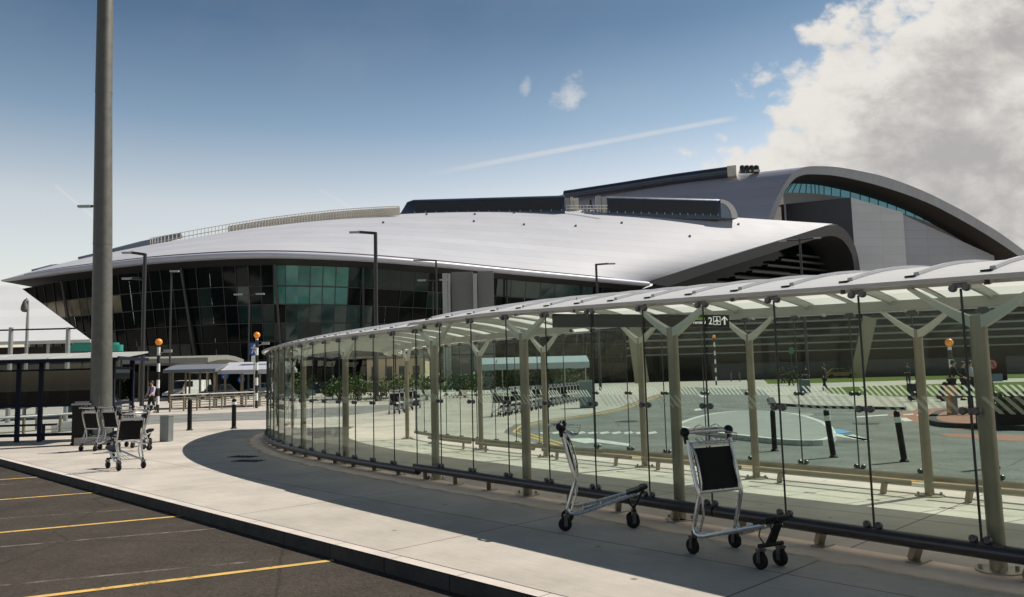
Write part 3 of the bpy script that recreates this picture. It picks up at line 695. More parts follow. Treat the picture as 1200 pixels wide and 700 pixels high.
# set-back dark ground floor band (doors and shopfronts) under the front
b = MB(); b.grid([[fac(i, 0) + eout(i) * .9 + Vector((0, 0, z)) for z in (0, 3.4)] for i in range(0, NU + 1)]); b.build('ground_floor_band', M['facade'], term, TERM_L)
# grey screen panels on steel posts in front of the glass
for (x0, x1, yt) in ((528.5, 554, 319), (559.5, 578, 318)):
    A, B = at(x0, yt, 88), at(x1, yt + (-1), 88); b = MB(); b.box(((A.x + B.x) / 2, 88.3, A.z / 2), (B.x - A.x, .5, A.z)); b.build('screen_panel', plain((.15, .155, .15), .5), term, TERM_L, smooth=False)
    for z in (A.z * .52, A.z * .3):
        b = MB(); b.box(((A.x + B.x) / 2, 88.03, z), (B.x - A.x, .06, .14)); b.build('screen_joint', M['mullion'], term, TERM_L, smooth=False)
for x, w in ((521.5, 6), (526.2, 2.6), (556.5, 4.5)):
    A = at(x, 321, 87.6); b = MB(); b.box((A.x, 87.5, A.z / 2), (w * 87.6 / FPX, .5, A.z)); b.build('screen_post', M['grey_steel'], term, TERM_L, smooth=False)

# hooked gable end on the right
G0, G1 = at(757, 331, 129), at(976, 262.5, 160)
gd = G1 - G0; gd.z = 0; gd.normalize(); gn = Vector((gd.y, -gd.x, 0))          # outward normal, towards the viewer
def gpl(px, py):                                     # survey: pixel on the gable plane
    d = ray(px, py); t = (G0 - EYE).dot(gn) / d.dot(gn); return EYE + d * t
outer = smooth_path([gpl(*p) for p in ((756, 331.5), (790, 320), (830, 307), (880, 291.5), (930, 276.5), (960, 267), (976, 262.6), (985, 265.5), (993.5, 273), (1000.5, 285), (1005, 299), (1008, 318), (1009, 340))], 60)
inner = smooth_path([gpl(*p) for p in ((783, 336), (812, 326), (846, 315), (900, 298), (933, 287.5), (960, 279), (974, 276.6), (984, 279.5), (991, 285.5), (997, 295.5), (1000, 306), (1001.5, 324), (1002, 345))], 60)
for P in (outer, inner):
    for q in range(3):
        pass
back_dir = (Vector((-.80, -.52, 0))).normalized()
b = MB(); ao = acc(outer)
b.grid([[o_, i_] for o_, i_ in zip(outer, inner)], uv=[[(a, 0), (a, 1)] for a in ao]); b.build('gable_fascia', M['fascia'], term, TERM_L)
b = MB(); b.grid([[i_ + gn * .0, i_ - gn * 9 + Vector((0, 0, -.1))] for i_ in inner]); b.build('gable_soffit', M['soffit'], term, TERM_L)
b = MB(); b.grid([[o_, o_ - gn * 11 + Vector((0, 0, 0))] for o_ in outer[37:]], uv=[[(a, 0), (a, 11)] for a in ao[37:]]); b.build('gable_return', M['fascia'], term, TERM_L)
# close the step between the roof edge and the fascia top
b = MB(); b.grid([[roof_pt(NU, k / 40), outer[min(36, int(k * 36 / 40))]] for k in range(41)]); b.build('gable_flashing', M['t_roof'], term, TERM_L)
# recessed gable wall with deep horizontal louvres
W0 = G0 - gn * 8
def wpl(px, py, dd=8):
    d = ray(px, py); t = (G0 - gn * dd - EYE).dot(gn) / d.dot(gn); return EYE + d * t
b = MB(); a, c = wpl(735, 440), wpl(1015, 440); a.z = c.z = 0; top = 31
pts = [a, c, Vector((c.x, c.y, 20)), wpl(985, 283), wpl(960, 275), wpl(850, 306), wpl(765, 333)]
b.add(pts, [tuple(range(len(pts)))]); b.build('gable_wall', M['facade'], term, TERM_L, smooth=False)
for (x0, x1, y) in ((930, 957, 299.5), (912, 962, 305), (896, 965, 311.5), (878, 968, 318.5), (858, 968, 325.5), (838, 968, 332), (815, 968, 339)):
    A, B = wpl(x0, y, 6.5), wpl(x1, y, 6.5); B.z = A.z; b = MB(); b.beam(A, B, 1.6, .42); b.build('louvre_blade', M['transom'], term, TERM_L, smooth=False)

# low glazed wing running on to the right below the halls
LW = [at(735, 439, 126), at(860, 437, 124), at(1000, 434, 120), at(1200, 430, 114), at(1420, 424, 106)]
LWs = smooth_path(LW, 40)
for p in LWs: p.z = 0
b = MB(); b.grid([[p + Vector((0, 0, z)) for z in (-.2, 12.8)] for p in LWs]); b.build('glazed_wing', M['facade'], term, TERM_L)
b = MB(); b.grid([[p + Vector((0, 0, 12.8)), p + Vector((4, 22, 12.9))] for p in LWs]); b.build('wing_roof', M['soffit'], term, TERM_L)
for z in (4.3, 5.5, 6.6, 7.7, 8.9, 10.2, 11.6):
    b = MB(); b.tube([p + Vector((0, -.5, z)) for p in LWs], .16 if z > 5 else .10, 6); b.build('louvre_blade', M['grey_steel'], term, TERM_L)
for x0, x1 in ((1019, 1003), (741, 752)):
    A, B = at(x0, 372, 112), at(x1, 437, 112); B.z = 0; b = MB(); b.beam(A, B, .35, 2.0, up=(1, 0, 0)); b.build('raking_column', M['steel'], term, TERM_L, smooth=False)
b = MB(); b.grid([[p + Vector((0, -1.2, z)) for z in (0, 2.6)] for p in LWs[8:]]); b.build('ground_floor_band', plain((.012, .02, .04), .2), term, TERM_L)

# roof monitors, plant and the gantry along the ridge
def monitor(name, x0, x1, yb0, yb1, yt0, yt1, d0, d1, round_left, round_right, depth=4):
    A, B = at(x0, yb0, d0), at(x1, yb1, d1); hA, hB = at(x0, yt0, d0).z - A.z, at(x1, yt1, d1).z - B.z
    d = B - A; dd = Vector((d.x, d.y, 0)).normalized(); nn = Vector((dd.y, -dd.x, 0)); L_ = d.length
    secs = []; n = 26
    for k in range(n + 1):
        u = k / n; p = A.lerp(B, u); h = lerp(hA, hB, u); s = u * L_; e = 1.0
        if round_left and s < h * .9: e = math.sqrt(max(0, 1 - (1 - s / (h * .9)) ** 2))
        if round_right and L_ - s < h * .9: e = math.sqrt(max(0, 1 - (1 - (L_ - s) / (h * .9)) ** 2))
        h2 = h * max(e, .05); secs.append([p + Vector((0, 0, -.7)), p + Vector((0, 0, h2 * .80)), p - nn * .25 + Vector((0, 0, h2 * .93)), p - nn * .8 + Vector((0, 0, h2)), p - nn * depth + Vector((0, 0, h2)), p - nn * depth + Vector((0, 0, -.7))])
    b = MB(); b.grid(secs); n0 = len(secs[0]); b.f.append(tuple(range(n0))); b.m.append(0); b.f.append(tuple(n * n0 + j for j in range(n0))); b.m.append(0)
    o = b.build('roof_monitor', M['monitor'], term, TERM_L, angle=40)
    b = MB(); l0 = hA * .95 if round_left else .3; l1 = hB * (.95 if round_right else .2); P = A + d * (l0 / L_); Q = A + d * (1 - l1 / L_)
    b.add([P + nn * .04 + Vector((0, 0, .25)), Q + nn * .04 + Vector((0, 0, .25)), Q + nn * .04 + Vector((0, 0, hB * .74)), P + nn * .04 + Vector((0, 0, hA * .74))], [(0, 1, 2, 3)]); c = b.build('louvre', M['louvre'], None, TERM_L, smooth=False); c.location = (0, 0, 0); c.parent = o
    b = MB(); m_ = 14
    for k in range(m_ + 1):
        q = P.lerp(Q, k / m_); b.beam(q + nn * .09 + Vector((0, 0, .0)), q + nn * .09 + Vector((0, 0, hA * .12)), .18, .12)
    c = b.build('curb_brackets', M['grey_steel'], None, TERM_L, smooth=False); c.location = (0, 0, 0); c.parent = o
    return A, B, dd, nn, hA, hB
monitor('m', 469.5, 662, 250.5, 247.5, 233.5, 228, 137, 139.5, True, False)
A, B, dd, nn, hA, hB = monitor('m', 712, 845, 250, 253.5, 228.5, 232, 142, 148, False, False)
# pale quarter-round end of the right-hand monitor
b = MB(); rows = []
for k in range(13):
    a = math.pi / 2 * k / 12; x = math.sin(a) * 3.6; z = math.cos(a) * hB
    rows.append([B + dd * x - nn * 3.2 + Vector((0, 0, z - .3)), B + dd * x + nn * .12 + Vector((0, 0, z - .3)), B + dd * (x * .62) + nn * .12 + Vector((0, 0, z * .80 - .3))])
b.grid(rows); b.build('monitor_end', plain((.70, .69, .67), .4), term, TERM_L, angle=60)
b = MB(); b.prism([B + nn * .02 + dd * (math.sin(math.pi / 2 * k / 10) * 2.3) + Vector((0, 0, math.cos(math.pi / 2 * k / 10) * hB * .80 - .3)) for k in range(11)] + [B + nn * .02 + Vector((0, 0, -.3))], -nn * .5); b.build('monitor_window', plain((.16, .21, .26), .15), term, TERM_L, smooth=False)
for (x0, x1, yb, yt, m) in ((655.5, 661.5, 248, 229, 'cream'), (663, 667, 249, 232, 'grey_steel'), (669, 671.5, 249, 231, 'cream'), (673, 678, 248, 232, 'cream'), (699, 704, 249, 229.5, 'grey_steel'), (705.5, 711, 250, 230.5, 'grey_steel'), (691, 693.5, 243, 234, 'mullion')):
    A, B = at(x0, yb, 142), at(x1, yt, 142); b = MB(); b.box(((A.x + B.x) / 2, 142.6, (A.z + B.z) / 2), (B.x - A.x, 1.2, B.z - A.z)); b.build('plant_cabinet', M[m], term, TERM_L, smooth=False)
b = MB()
for x in range(664, 712, 4): A, B = at(x, 249, 140), at(x, 241, 140); b.tube([A, B], .04, 4)
for y in (241, 244.5): b.tube([at(664, y, 140), at(712, y, 140)], .04, 4)
b.build('plant_guard_rail', M['cream'], term, TERM_L)
# cream maintenance gantry with closely spaced posts
GP = [at(*p) for p in ((176, 291, 133), (240, 278.5, 134), (300, 267.5, 134.5), (350, 260, 134), (400, 254, 133.5), (440, 250.5, 133), (468, 248.5, 132.5))]
GS = smooth_path(GP, 90); hg = lambda k: lerp(1.75, 1.0, k / 90)
b = MB(); b.grid([[p + Vector((0, .9, -.4)), p + Vector((0, .9, hg(k) * .95))] for k, p in enumerate(GS) if k > 20]); b.build('gantry_screen', M['cream'], term, TERM_L)
b = MB()
for k, p in enumerate(GS): b.beam(p + Vector((0, 0, -.5)), p + Vector((0, 0, hg(k))), .10, .10)
for f in (0, .5, 1.0): b.tube([p + Vector((0, -.06, hg(k) * f)) for k, p in enumerate(GS)], .07, 4)
b.build('gantry_rail', M['cream'], term, TERM_L)
for (pts, r_) in ((((95, 304.5, 126), (130, 296, 130), (170, 285.5, 136), (210, 276.5, 142)), .62), (((42, 318.5, 113), (65, 312.5, 116)), .42), (((176, 289.5, 139), (240, 281, 141.5)), .5)):
    P = [at(*p) for p in pts]; b = MB()
    for p, q in zip(P, P[1:]): b.beam(p, q, 1.6, r_ * 1.7)
    b.build('roof_vent', M['monitor'], term, TERM_L, smooth=False)
b = MB()
for (px, py) in ((444, 262), (549, 260), (607, 262), (668, 263), (734, 265.5), (806, 272), (861, 257.5), (500, 252.5), (551, 251), (604, 250.5)):
    dpt = 118 if py > 255 else 134; k = 0
    # stand the little anchor on the roof surface: nearest sample along the sight line
    best, bp = 1e9, None
    for i in range(NU + 1):
        for t in range(0, 41):
            q = roof_pt(i, t / 40); v = q - EYE; x = 600 + FPX * v.dot(_r) / v.dot(_f); y = 350 - FPX * v.dot(_u) / v.dot(_f); e = (x - px) ** 2 + (y - py) ** 2
            if e < best: best, bp = e, q
    b = MB(); b.box(bp + Vector((0, 0, .1)), (.32, .32, .34)); b.build('roof_anchor', plain((.12, .12, .13)), term, TERM_L, smooth=False)

# ------------------------------------------------------------------ the tall arched hall behind
HL = Vector((60, 165, 0))
hall = thing('arched_hall', 'taller grey arched hall rising behind the terminal roof on the right', 'airport hall', HL)
A0, A1 = at(903, 255, 169), at(1197, 291, 173)
ad = A1 - A0; ad.z = 0; ad.normalize(); an = Vector((ad.y, -ad.x, 0))
def apl(px, py, dd=0.0):
    d = ray(px, py); t = (A0 - an * dd - EYE).dot(an) / d.dot(an); return EYE + d * t
ao_ = smooth_path([apl(*p) for p in ((893, 300), (896, 275), (901, 254), (911, 230), (924, 208.5), (932, 201), (941, 196.6), (955, 194.8), (981, 196), (1010, 201), (1036, 207), (1064, 216.5), (1090, 227.5), (1112, 238.5), (1131, 248.5), (1153, 261.5), (1171.5, 273), (1197, 291.5), (1225, 313))], 90)
ai_ = smooth_path([apl(*p) for p in ((905, 300), (905.5, 275), (908.5, 253), (920, 224), (930, 211), (936, 207), (944, 204.8), (955, 204.5), (978, 206), (1008, 212), (1034, 219), (1062, 228), (1090, 239), (1112, 250), (1131, 260.5), (1150, 271.5), (1166, 281.5), (1187, 295.5), (1215, 316))], 90)
aa = acc(ao_)
b = MB(); b.grid([[o_, i_] for o_, i_ in zip(ao_, ai_)], uv=[[(a, 0), (a, 1)] for a in aa]); b.build('arch_fascia', M['fascia_light'], hall, HL, angle=50)
VD = (at(690, 224, 203) - at(950, 195, 170)); VD.normalize()
def vdir(o_):                                         # the barrel bends: leftwards on the near flank, straight back on the far one
    u = min(1, max(0, ((o_ - A0).dot(ad) - 9) / 14)); return VD.lerp(Vector((.06, 1, 0)), u * u * (3 - 2 * u))
b = MB(); b.grid([[o_ + vdir(o_) * (k * 9) for k in range(8)] for o_ in ao_], uv=[[(k * 9, a) for k in range(8)] for a in aa]); b.build('vault_roof', M['v_roof'], hall, HL, angle=50)
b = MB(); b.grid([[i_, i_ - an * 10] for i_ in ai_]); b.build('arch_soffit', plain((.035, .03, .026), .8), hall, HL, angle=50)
RD = 8.5
clt = [apl(x, y, RD) for x, y in ((918, 228), (931, 211.5), (948, 211), (968, 214.5), (1009, 223), (1049, 237.5), (1090, 253.5), (1131, 277.5), (1148, 289), (1190, 312))]
clb = [apl(x, y, RD) for x, y in ((918, 229), (921, 226), (948, 226.5), (968, 228.5), (1009, 235), (1049, 247.5), (1090, 261.5), (1131, 281.5), (1148, 290.5), (1190, 314))]
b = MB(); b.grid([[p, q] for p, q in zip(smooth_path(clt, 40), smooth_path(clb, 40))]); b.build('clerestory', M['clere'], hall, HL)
ct, cb_ = smooth_path(clt, 34), smooth_path(clb, 34)
for p, q in zip(ct[2:28], cb_[2:28]): b = MB(); b.beam(p + an * .08, q + an * .08, .16, .16); b.build('clerestory_mullion', plain((.04, .10, .12)), hall, HL, smooth=False)
b = MB(); rows = [[p, Vector((p.x, p.y, 8))] for p in smooth_path(clb, 40)]; b.grid(rows, uv=[[(k * 1.4, p[0].z), (k * 1.4, p[1].z)] for k, p in enumerate(rows)]); b.build('end_wall', M['clad_mid'], hall, HL, smooth=False)
def soff(p):                                          # height of the soffit above a point of the end wall
    u = (p - A0).dot(ad); q = min(ai_, key=lambda v: abs((v - A0).dot(ad) - u)); return Vector((p.x, p.y, max(p.z, q.z))) - an * .1
b = MB(); b.grid([[soff(p), p - an * .1] for p in smooth_path(clt, 40)[3:]]); b.build('arch_tympanum', M['soffit'], hall, HL)
# projecting grey block in front of the end wall
c0 = at(997, 231.5, 171.5); cl = at(915, 240, 178.5); cr = at(1058, 249, 173.5)
def wall4(name, P, Q, zp, zq, m):
    b = MB(); L_ = (Vector((Q.x, Q.y, 0)) - Vector((P.x, P.y, 0))).length
    b.grid([[Vector((P.x, P.y, 4)), Vector((P.x, P.y, zp))], [Vector((Q.x, Q.y, 4)), Vector((Q.x, Q.y, zq))]], uv=[[(0, 4), (0, zp)], [(L_, 4), (L_, zq)]]); return b.build(name, m, hall, HL, smooth=False)
wall4('block_side', cl, c0, cl.z, c0.z, M['clad_shaded'])
wall4('block_front', c0, cr, c0.z, cr.z, M['clad_lit'])
b = MB(); e1 = cr - an * 6; b.add([cl, c0, cr, e1, cl - an * 2], [(0, 1, 2, 3, 4)]); b.build('block_roof', M['soffit'], hall, HL, smooth=False)
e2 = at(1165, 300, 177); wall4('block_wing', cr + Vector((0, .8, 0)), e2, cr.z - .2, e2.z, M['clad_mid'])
# ridge duct and roof plant of the hall
P = [at(662, 229, 200), at(720, 220.5, 194), at(790, 209.8, 186), at(855, 201.2, 178)]
b = MB(); b.tube(smooth_path(P, 12), 1.25, 12); b.build('ridge_duct', M['monitor'], hall, HL)
A = at(858, 201.5, 177.5); b = MB(); b.box(A, (2.0, 2.4, 2.4), rz=R(-20)); b.build('duct_end', M['cream'], hall, HL, smooth=False)
for x in (870, 875.5, 881, 886.5): 
    A = at(x, 198.2, 175); b = MB(); b.lathe([(.55, -.9), (.62, -.6), (.62, .5), (.45, .8)], 10, A); b.build('roof_fan', M['mullion'], hall, HL)
b = MB(); b.beam(at(866, 201.8, 175.5), at(890, 200.8, 175), 1.4, .5); b.build('fan_deck', M['cream'], hall, HL, smooth=False)
# ------------------------------------------------------------------ glazed walkway
WL = C(8, 1.9); WL.z = 0
walk = thing('glazed_walkway', 'long curved glass walkway with white arched roof sweeping across the pavement', 'covered walkway', WL)
EDGE_W, FAR_W = -.12, 3.98
def rise(s): return max(-.22, min(.125, -.072 + .033 * s))     # the roof climbs gently away from the camera
def zoff(s): return 0.0 if s < SSTEP else -.055
def roof_z(w):
    u = (w - 1.93) / 2.05; return 2.345 + .29 * (1 - u * u)
def roof_module(s0, s1, dz):
    b = MB(); ns = max(2, int((s1 - s0) / .285)); ws = [EDGE_W + (FAR_W - EDGE_W) * k / 14 for k in range(15)]
    top = [[C(s0 + (s1 - s0) * i / ns, w, roof_z(w) + dz + rise(s0 + (s1 - s0) * i / ns)) for w in ws] for i in range(ns + 1)]
    b.grid(top)
    return b.build('roof_sheet', M['roof_panel'], walk, WL, angle=20)
roof_module(S0, SSTEP + .03, 0.0); roof_module(SSTEP - .02, S1, -.055)
def ribs(s0, s1, dz):
    b = MB(); s = s0
    while s < s1:
        pts = [(w, roof_z(w) + dz + rise(s)) for w in [.16 + (3.72 - .16) * k / 12 for k in range(13)]]
        rows = []
        for w, z in pts: rows.append([C(s - .026, w, z + .003), C(s - .020, w, z + .03), C(s + .020, w, z + .03), C(s + .026, w, z + .003)])
        o0 = len(b.v); b.grid(rows); b.f.append((o0, o0 + 1, o0 + 2, o0 + 3)); b.m.append(0)
        c = C(s + .02, .09, roof_z(.09) + dz + rise(s) + .008); _, _, h = CF(s)
        b.box(c, (.085, .03, .014), rz=h + math.pi / 2, mi=1)
        s += .585
    b.build('roof_seams', [M['rib'], M['black']], walk, WL, angle=25)
ribs(S0 + .2, SSTEP, 0.0); ribs(SSTEP + .35, S1, -.055)
# edge trims and gutters
def run(s0, s1, fn, step=.4):
    n = max(2, int((s1 - s0) / step)); return [fn(s0 + (s1 - s0) * i / n) for i in range(n + 1)]
for (s0, s1, dz) in ((S0, SSTEP, 0), (SSTEP, S1, -.055)):
    for w, sgn in ((EDGE_W, -1), (FAR_W, 1)):
        b = MB(); z = roof_z(w) + dz
        b.grid(run(s0, s1, lambda s: [C(s, w + sgn * -.02, z - .026 + rise(s)), C(s, w + sgn * .02, z - .025 + rise(s)), C(s, w + sgn * .026, z + .01 + rise(s)), C(s, w + sgn * -.03, z + .014 + rise(s))]))
        b.build('edge_trim', M['alu'], walk, WL, angle=30)
    for w, hb in ((.16, .03), (3.42, .06)):
        b = MB(); z = roof_z(w) + dz - hb - .045
        b.grid(run(s0, s1, lambda s: [C(s, w - .04, z - hb + rise(s)), C(s, w + .04, z - hb + rise(s)), C(s, w + .04, z + hb + rise(s)), C(s, w - .04, z + hb + rise(s)), C(s, w - .04, z - hb + rise(s))]))
        b.build('roof_beam', M['rafter'], walk, WL, angle=30)
s = S0 + .2; k = 0
while s < S1:                                                   # arched rafters under the sheet
    dz = zoff(s); b = MB(); wd, hh = (.045, .085) if k % 2 == 0 else (.016, .035)
    rows = []
    for w in [.02 + 3.82 * i / 12 for i in range(13)]:
        z = roof_z(w) + dz + rise(s) - .008; rows.append([C(s - wd / 2, w, z), C(s - wd / 2, w, z - hh), C(s + wd / 2, w, z - hh), C(s + wd / 2, w, z), C(s - wd / 2, w, z)])
    b.grid(rows); b.build('rafter', M['rafter'], walk, WL, angle=30); s += .585; k += 1
# glass panes, rods, clamps
PITCHG = .835
def fitting_pair(b, s, w, z, out, pl):
    """two round bolts either side of a joint on a small plate"""
    t, nrm, h = CF(s)
    for d in (-.05, .05):
        c = C(s + d, w, z); b.lathe([(.027, 0), (.031, .006), (.031, .036), (.022, .046)], 12, c, axis=nrm * out)
    b.box(C(s, w + out * .012, z + pl), (.10, .028, .04), rz=h + math.pi / 2)
grnd = random.Random(3)
def glass_line(w, s_list, side, first):
    for a, c_ in zip(s_list, s_list[1:]):
        mid = (a + c_) / 2; dz = zoff(mid); zb, zt = .235 + dz, 2.265 + dz + rise(mid)
        t, nrm, h = CF(mid); A, B = C(a + .008, w), C(c_ - .008, w); d = (B - A).normalized(); nn = Vector((d.y, -d.x, 0)) * .006
        b = MB(); b.prism([A - nn + Vector((0, 0, zb)), B - nn + Vector((0, 0, zb)), B - nn + Vector((0, 0, zt)), A - nn + Vector((0, 0, zt))], nn * 2)
        for v_ in b.v:
            if v_.z > 1: v_.z += rise(a if (v_ - A).xy.length < (v_ - B).xy.length else c_) - rise(mid)
        tw = Matrix.Rotation(R(grnd.uniform(-.5, .5)), 3, 'Z') @ Matrix.Rotation(R(grnd.uniform(-.3, .3)), 3, d); mc = (A + B) / 2 + Vector((0, 0, 1.2))
        for v_ in b.v: v_[:] = mc + tw @ (v_ - mc)               # no two panes hang quite alike
        pane = b.build('glass_panel', M['glass%d' % grnd.randrange(3)], walk, WL, smooth=False)
        if mid > 17.5 and first: continue
        sb = MB(); L_ = (B - A).length; ns = 8; z0, z1 = 1.215 + dz, 1.345 + dz; off = nn.normalized() * (-.0095 if not first else .0095)
        for k in range(ns):
            x0 = .10 + (L_ - .2) * (k + .25) / ns; sw = .037; sl = -.062
            q = [(x0 + sl, z0), (x0 + sl + sw, z0), (x0 - sl + sw, z1), (x0 - sl, z1)]
            if d.x < 0: pass
            sb.add([A + d * x + off + Vector((0, 0, z)) for x, z in q], [(0, 1, 2, 3)])
        so = sb.build('etched_stripes', M['stripe_near' if first else 'stripe'], None, WL, smooth=False); so.location = (0, 0, 0); so.parent = pane
    for s in s_list:
        dz = zoff(s); t, nrm, h = CF(s); out = -1 if first else 1
        b = MB(); b.tube([C(s, w + out * .012, .24 + dz), C(s, w + out * .012, 2.27 + dz + rise(s))], .0095, 6)
        rod = b.build('rod', M['rod'], walk, WL)
        for z, pl, nm in ((2.275 + dz + rise(s), .02, 'clamp'), (1.235 + dz, 0, 'clamp'), (.262 + dz, -.035, 'clamp')):
            b = MB(); fitting_pair(b, s, w + out * .012, z, out, pl)
            c = b.build(nm, M['fitting'], None, WL); c.location = (0, 0, 0); c.parent = rod
near_s = [PITCHG * i - .10 for i in range(-6, 10)] + [SSTEP + .72 * k for k in range(23)]
far_s = [PITCHG * i + .25 for i in range(-4, 20)]
glass_line(0.0, near_s, -1, True); glass_line(3.62, far_s, 1, False)
# rails that carry the glass
def rail(name, s0, s1, w, z, r, m):
    b = MB(); b.tube(run(s0, s1, lambda s: C(s, w, z)), r, 12); return b.build(name, m, walk, WL)
for (a, b_) in ((S0, 2.35), (2.37, SSTEP), ):
    rail('rail', a, b_, -.03, .18, .062, M['rail'])
for (a, b_) in ((SSTEP - .05, 12.6), (12.62, 16.6), (16.62, S1)): rail('rail', a, b_, -.03, .125, .062, M['rail'])
rail('rail', -3, 7.6, 3.62, .19, .045, M['steel']); rail('rail', 7.6, 16.1, 3.62, .17, .045, M['steel'])
# stub feet under the near rail
for i in range(-5, 27):
    s = PITCHG * i * 1.0 + .40; 
    if s > S1: break
    dz = zoff(s); _, _, h = CF(s); b = MB(); c = C(s, .02)
    b.beam(C(s + .06, .05, 0), C(s - .02, -.01, .16 + dz), .06, .08); b.box((c.x, c.y, .008), (.2, .12, .016), rz=h)
    b.build('rail_foot', M['steel'], walk, WL, smooth=False)
# posts
def post(s, w, inner):
    dz = zoff(s); t, nrm, h = CF(s); b = MB(); r = .062 if not inner else .054; zt = 2.06 + dz + rise(s)
    p = C(s, w)
    b.tube([p + Vector((0, 0, .014)), p + Vector((0, 0, zt))], r, 16)
    o = b.build('post', M['steel'], walk, WL)
    f = MB(); f.lathe([(.165, 0), (.165, .014), (.16, .016)], 20, p)
    for k in range(4): a = h + k * math.pi / 2 + .5; f.lathe([(.016, 0), (.016, .032)], 6, p + Vector((math.cos(a) * .125, math.sin(a) * .125, .016)))
    c = f.build('base_plate', M['steel'], None, WL); c.location = (0, 0, 0); c.parent = o
    for sg in (-1, 1):                                           # the forked head: tapered blades
        f = MB(); top = C(s + sg * .52, w, roof_z(w) + dz + rise(s + sg * .52) - .10); rows = []
        for k in range(7):
            u = k / 6; q = Vector((p.x, p.y, zt - .07)).lerp(top, u); q.z = zt - .07 + (top.z - zt + .07) * (u ** 1.15)
            hw = .05 * (1 - u) + .026 * u; hh = .05 * (1 - u) + .018 * u
            rows.append([q + nrm * hw + Vector((0, 0, hh)), q - nrm * hw + Vector((0, 0, hh)), q - nrm * hw - Vector((0, 0, hh)), q + nrm * hw - Vector((0, 0, hh))])
        f.grid(rows, closed_u=True); o0 = len(f.v) - 4; f.f.append((o0, o0 + 1, o0 + 2, o0 + 3)); f.m.append(0)
        c = f.build('branch_arm', M['white_steel'], None, WL, angle=50); c.location = (0, 0, 0); c.parent = o
for s in (-5.9, -3.0, -.14, 2.97, 5.58, 7.85, 11.1, 13.6, 15.9, 18.6, 21.2, 23.8): post(s, .16, False)
for s in (-3.1, -.75, 1.77, 4.22, 6.4, 8.95, 11.4, 13.9, 16.2): post(s, 3.42, True)
# low bumper rail between the inner posts
qs = [-3.1, -.75, 1.77, 4.22, 6.4, 8.95, 11.4, 13.9]
for a, c_ in zip(qs, qs[1:]):
    b = MB(); b.tube(run(a + .13, c_ - .13, lambda s: C(s, 3.22, .165)), .034, 10)
    for u in (.2, .8):
        s = a + (c_ - a) * u; b.beam(C(s, 3.24, 0), C(s - .04, 3.22, .15), .05, .06)
    b.build('bumper_rail', M['steel'], walk, WL)

# hanging direction sign
A, B = at(651, 383.2, 10.2), at(855, 383.2, 11.2); dv = B - A; dv.z = 0; Ls = dv.length; ang = math.atan2(dv.y, dv.x)
sg = thing('direction_sign', 'black hanging sign pointing to the terminal, lettered in green and white', 'sign', (A.x, A.y, A.z), ang)
b = MB(); b.box((Ls / 2, .05, .085), (Ls, .10, .175)); b.build('sign_board', M['sign_black'], sg, smooth=False)
b = MB()
for x in (.35, Ls - .45): b.tube([(x, .05, .16), (x, .05, .40)], .012, 6)
b.build('hanger', M['grey_steel'], sg)
TF = lambda x, z: Matrix.Translation((x, -.003, z)) @ Matrix.Rotation(R(90), 4, 'X')
e_ = Ls
text_mesh('Coaches', .062, M['sign_green'], sg, TF(e_ - .635, .100), bold=.001)
text_mesh('Terminal', .062, M['sign_lit'], sg, TF(e_ - .635, .042), bold=.001)
text_mesh('2', .145, M['sign_lit'], sg, TF(e_ - .365, .035), bold=.001)
b = MB(); x0, z0, w_ = e_ - .275, .03, .115
for (cx, cz, dx, dz) in ((w_ / 2, 0, w_, .008), (w_ / 2, w_, w_, .008), (0, w_ / 2, .008, w_), (w_, w_ / 2, .008, w_)): b.box((x0 + cx, -.004, z0 + cz), (dx, .004, dz))
pc = [(0, .048), (.007, .04), (.007, .014), (.045, -.008), (.045, -.02), (.007, -.008), (.006, -.03), (.018, -.04), (.018, -.046), (0, -.041)]
pl = pc + [(-x, z) for x, z in pc[::-1]]
b.prism([(x0 + w_ / 2 + x, -.002, z0 + w_ / 2 + z) for x, z in pl], (0, -.004, 0)); b.build('aircraft_symbol', M['sign_lit'], sg, smooth=False)
b = MB(); x0 = e_ - .085; ar = [(0, .125), (.052, .078), (.052, .058), (.013, .092), (.013, .0), (-.013, .0), (-.013, .092), (-.052, .058), (-.052, .078)]
b.prism([(x0 + x, -.002, .028 + z) for x, z in ar], (0, -.004, 0)); b.build('arrow_symbol', M['sign_lit'], sg, smooth=False)

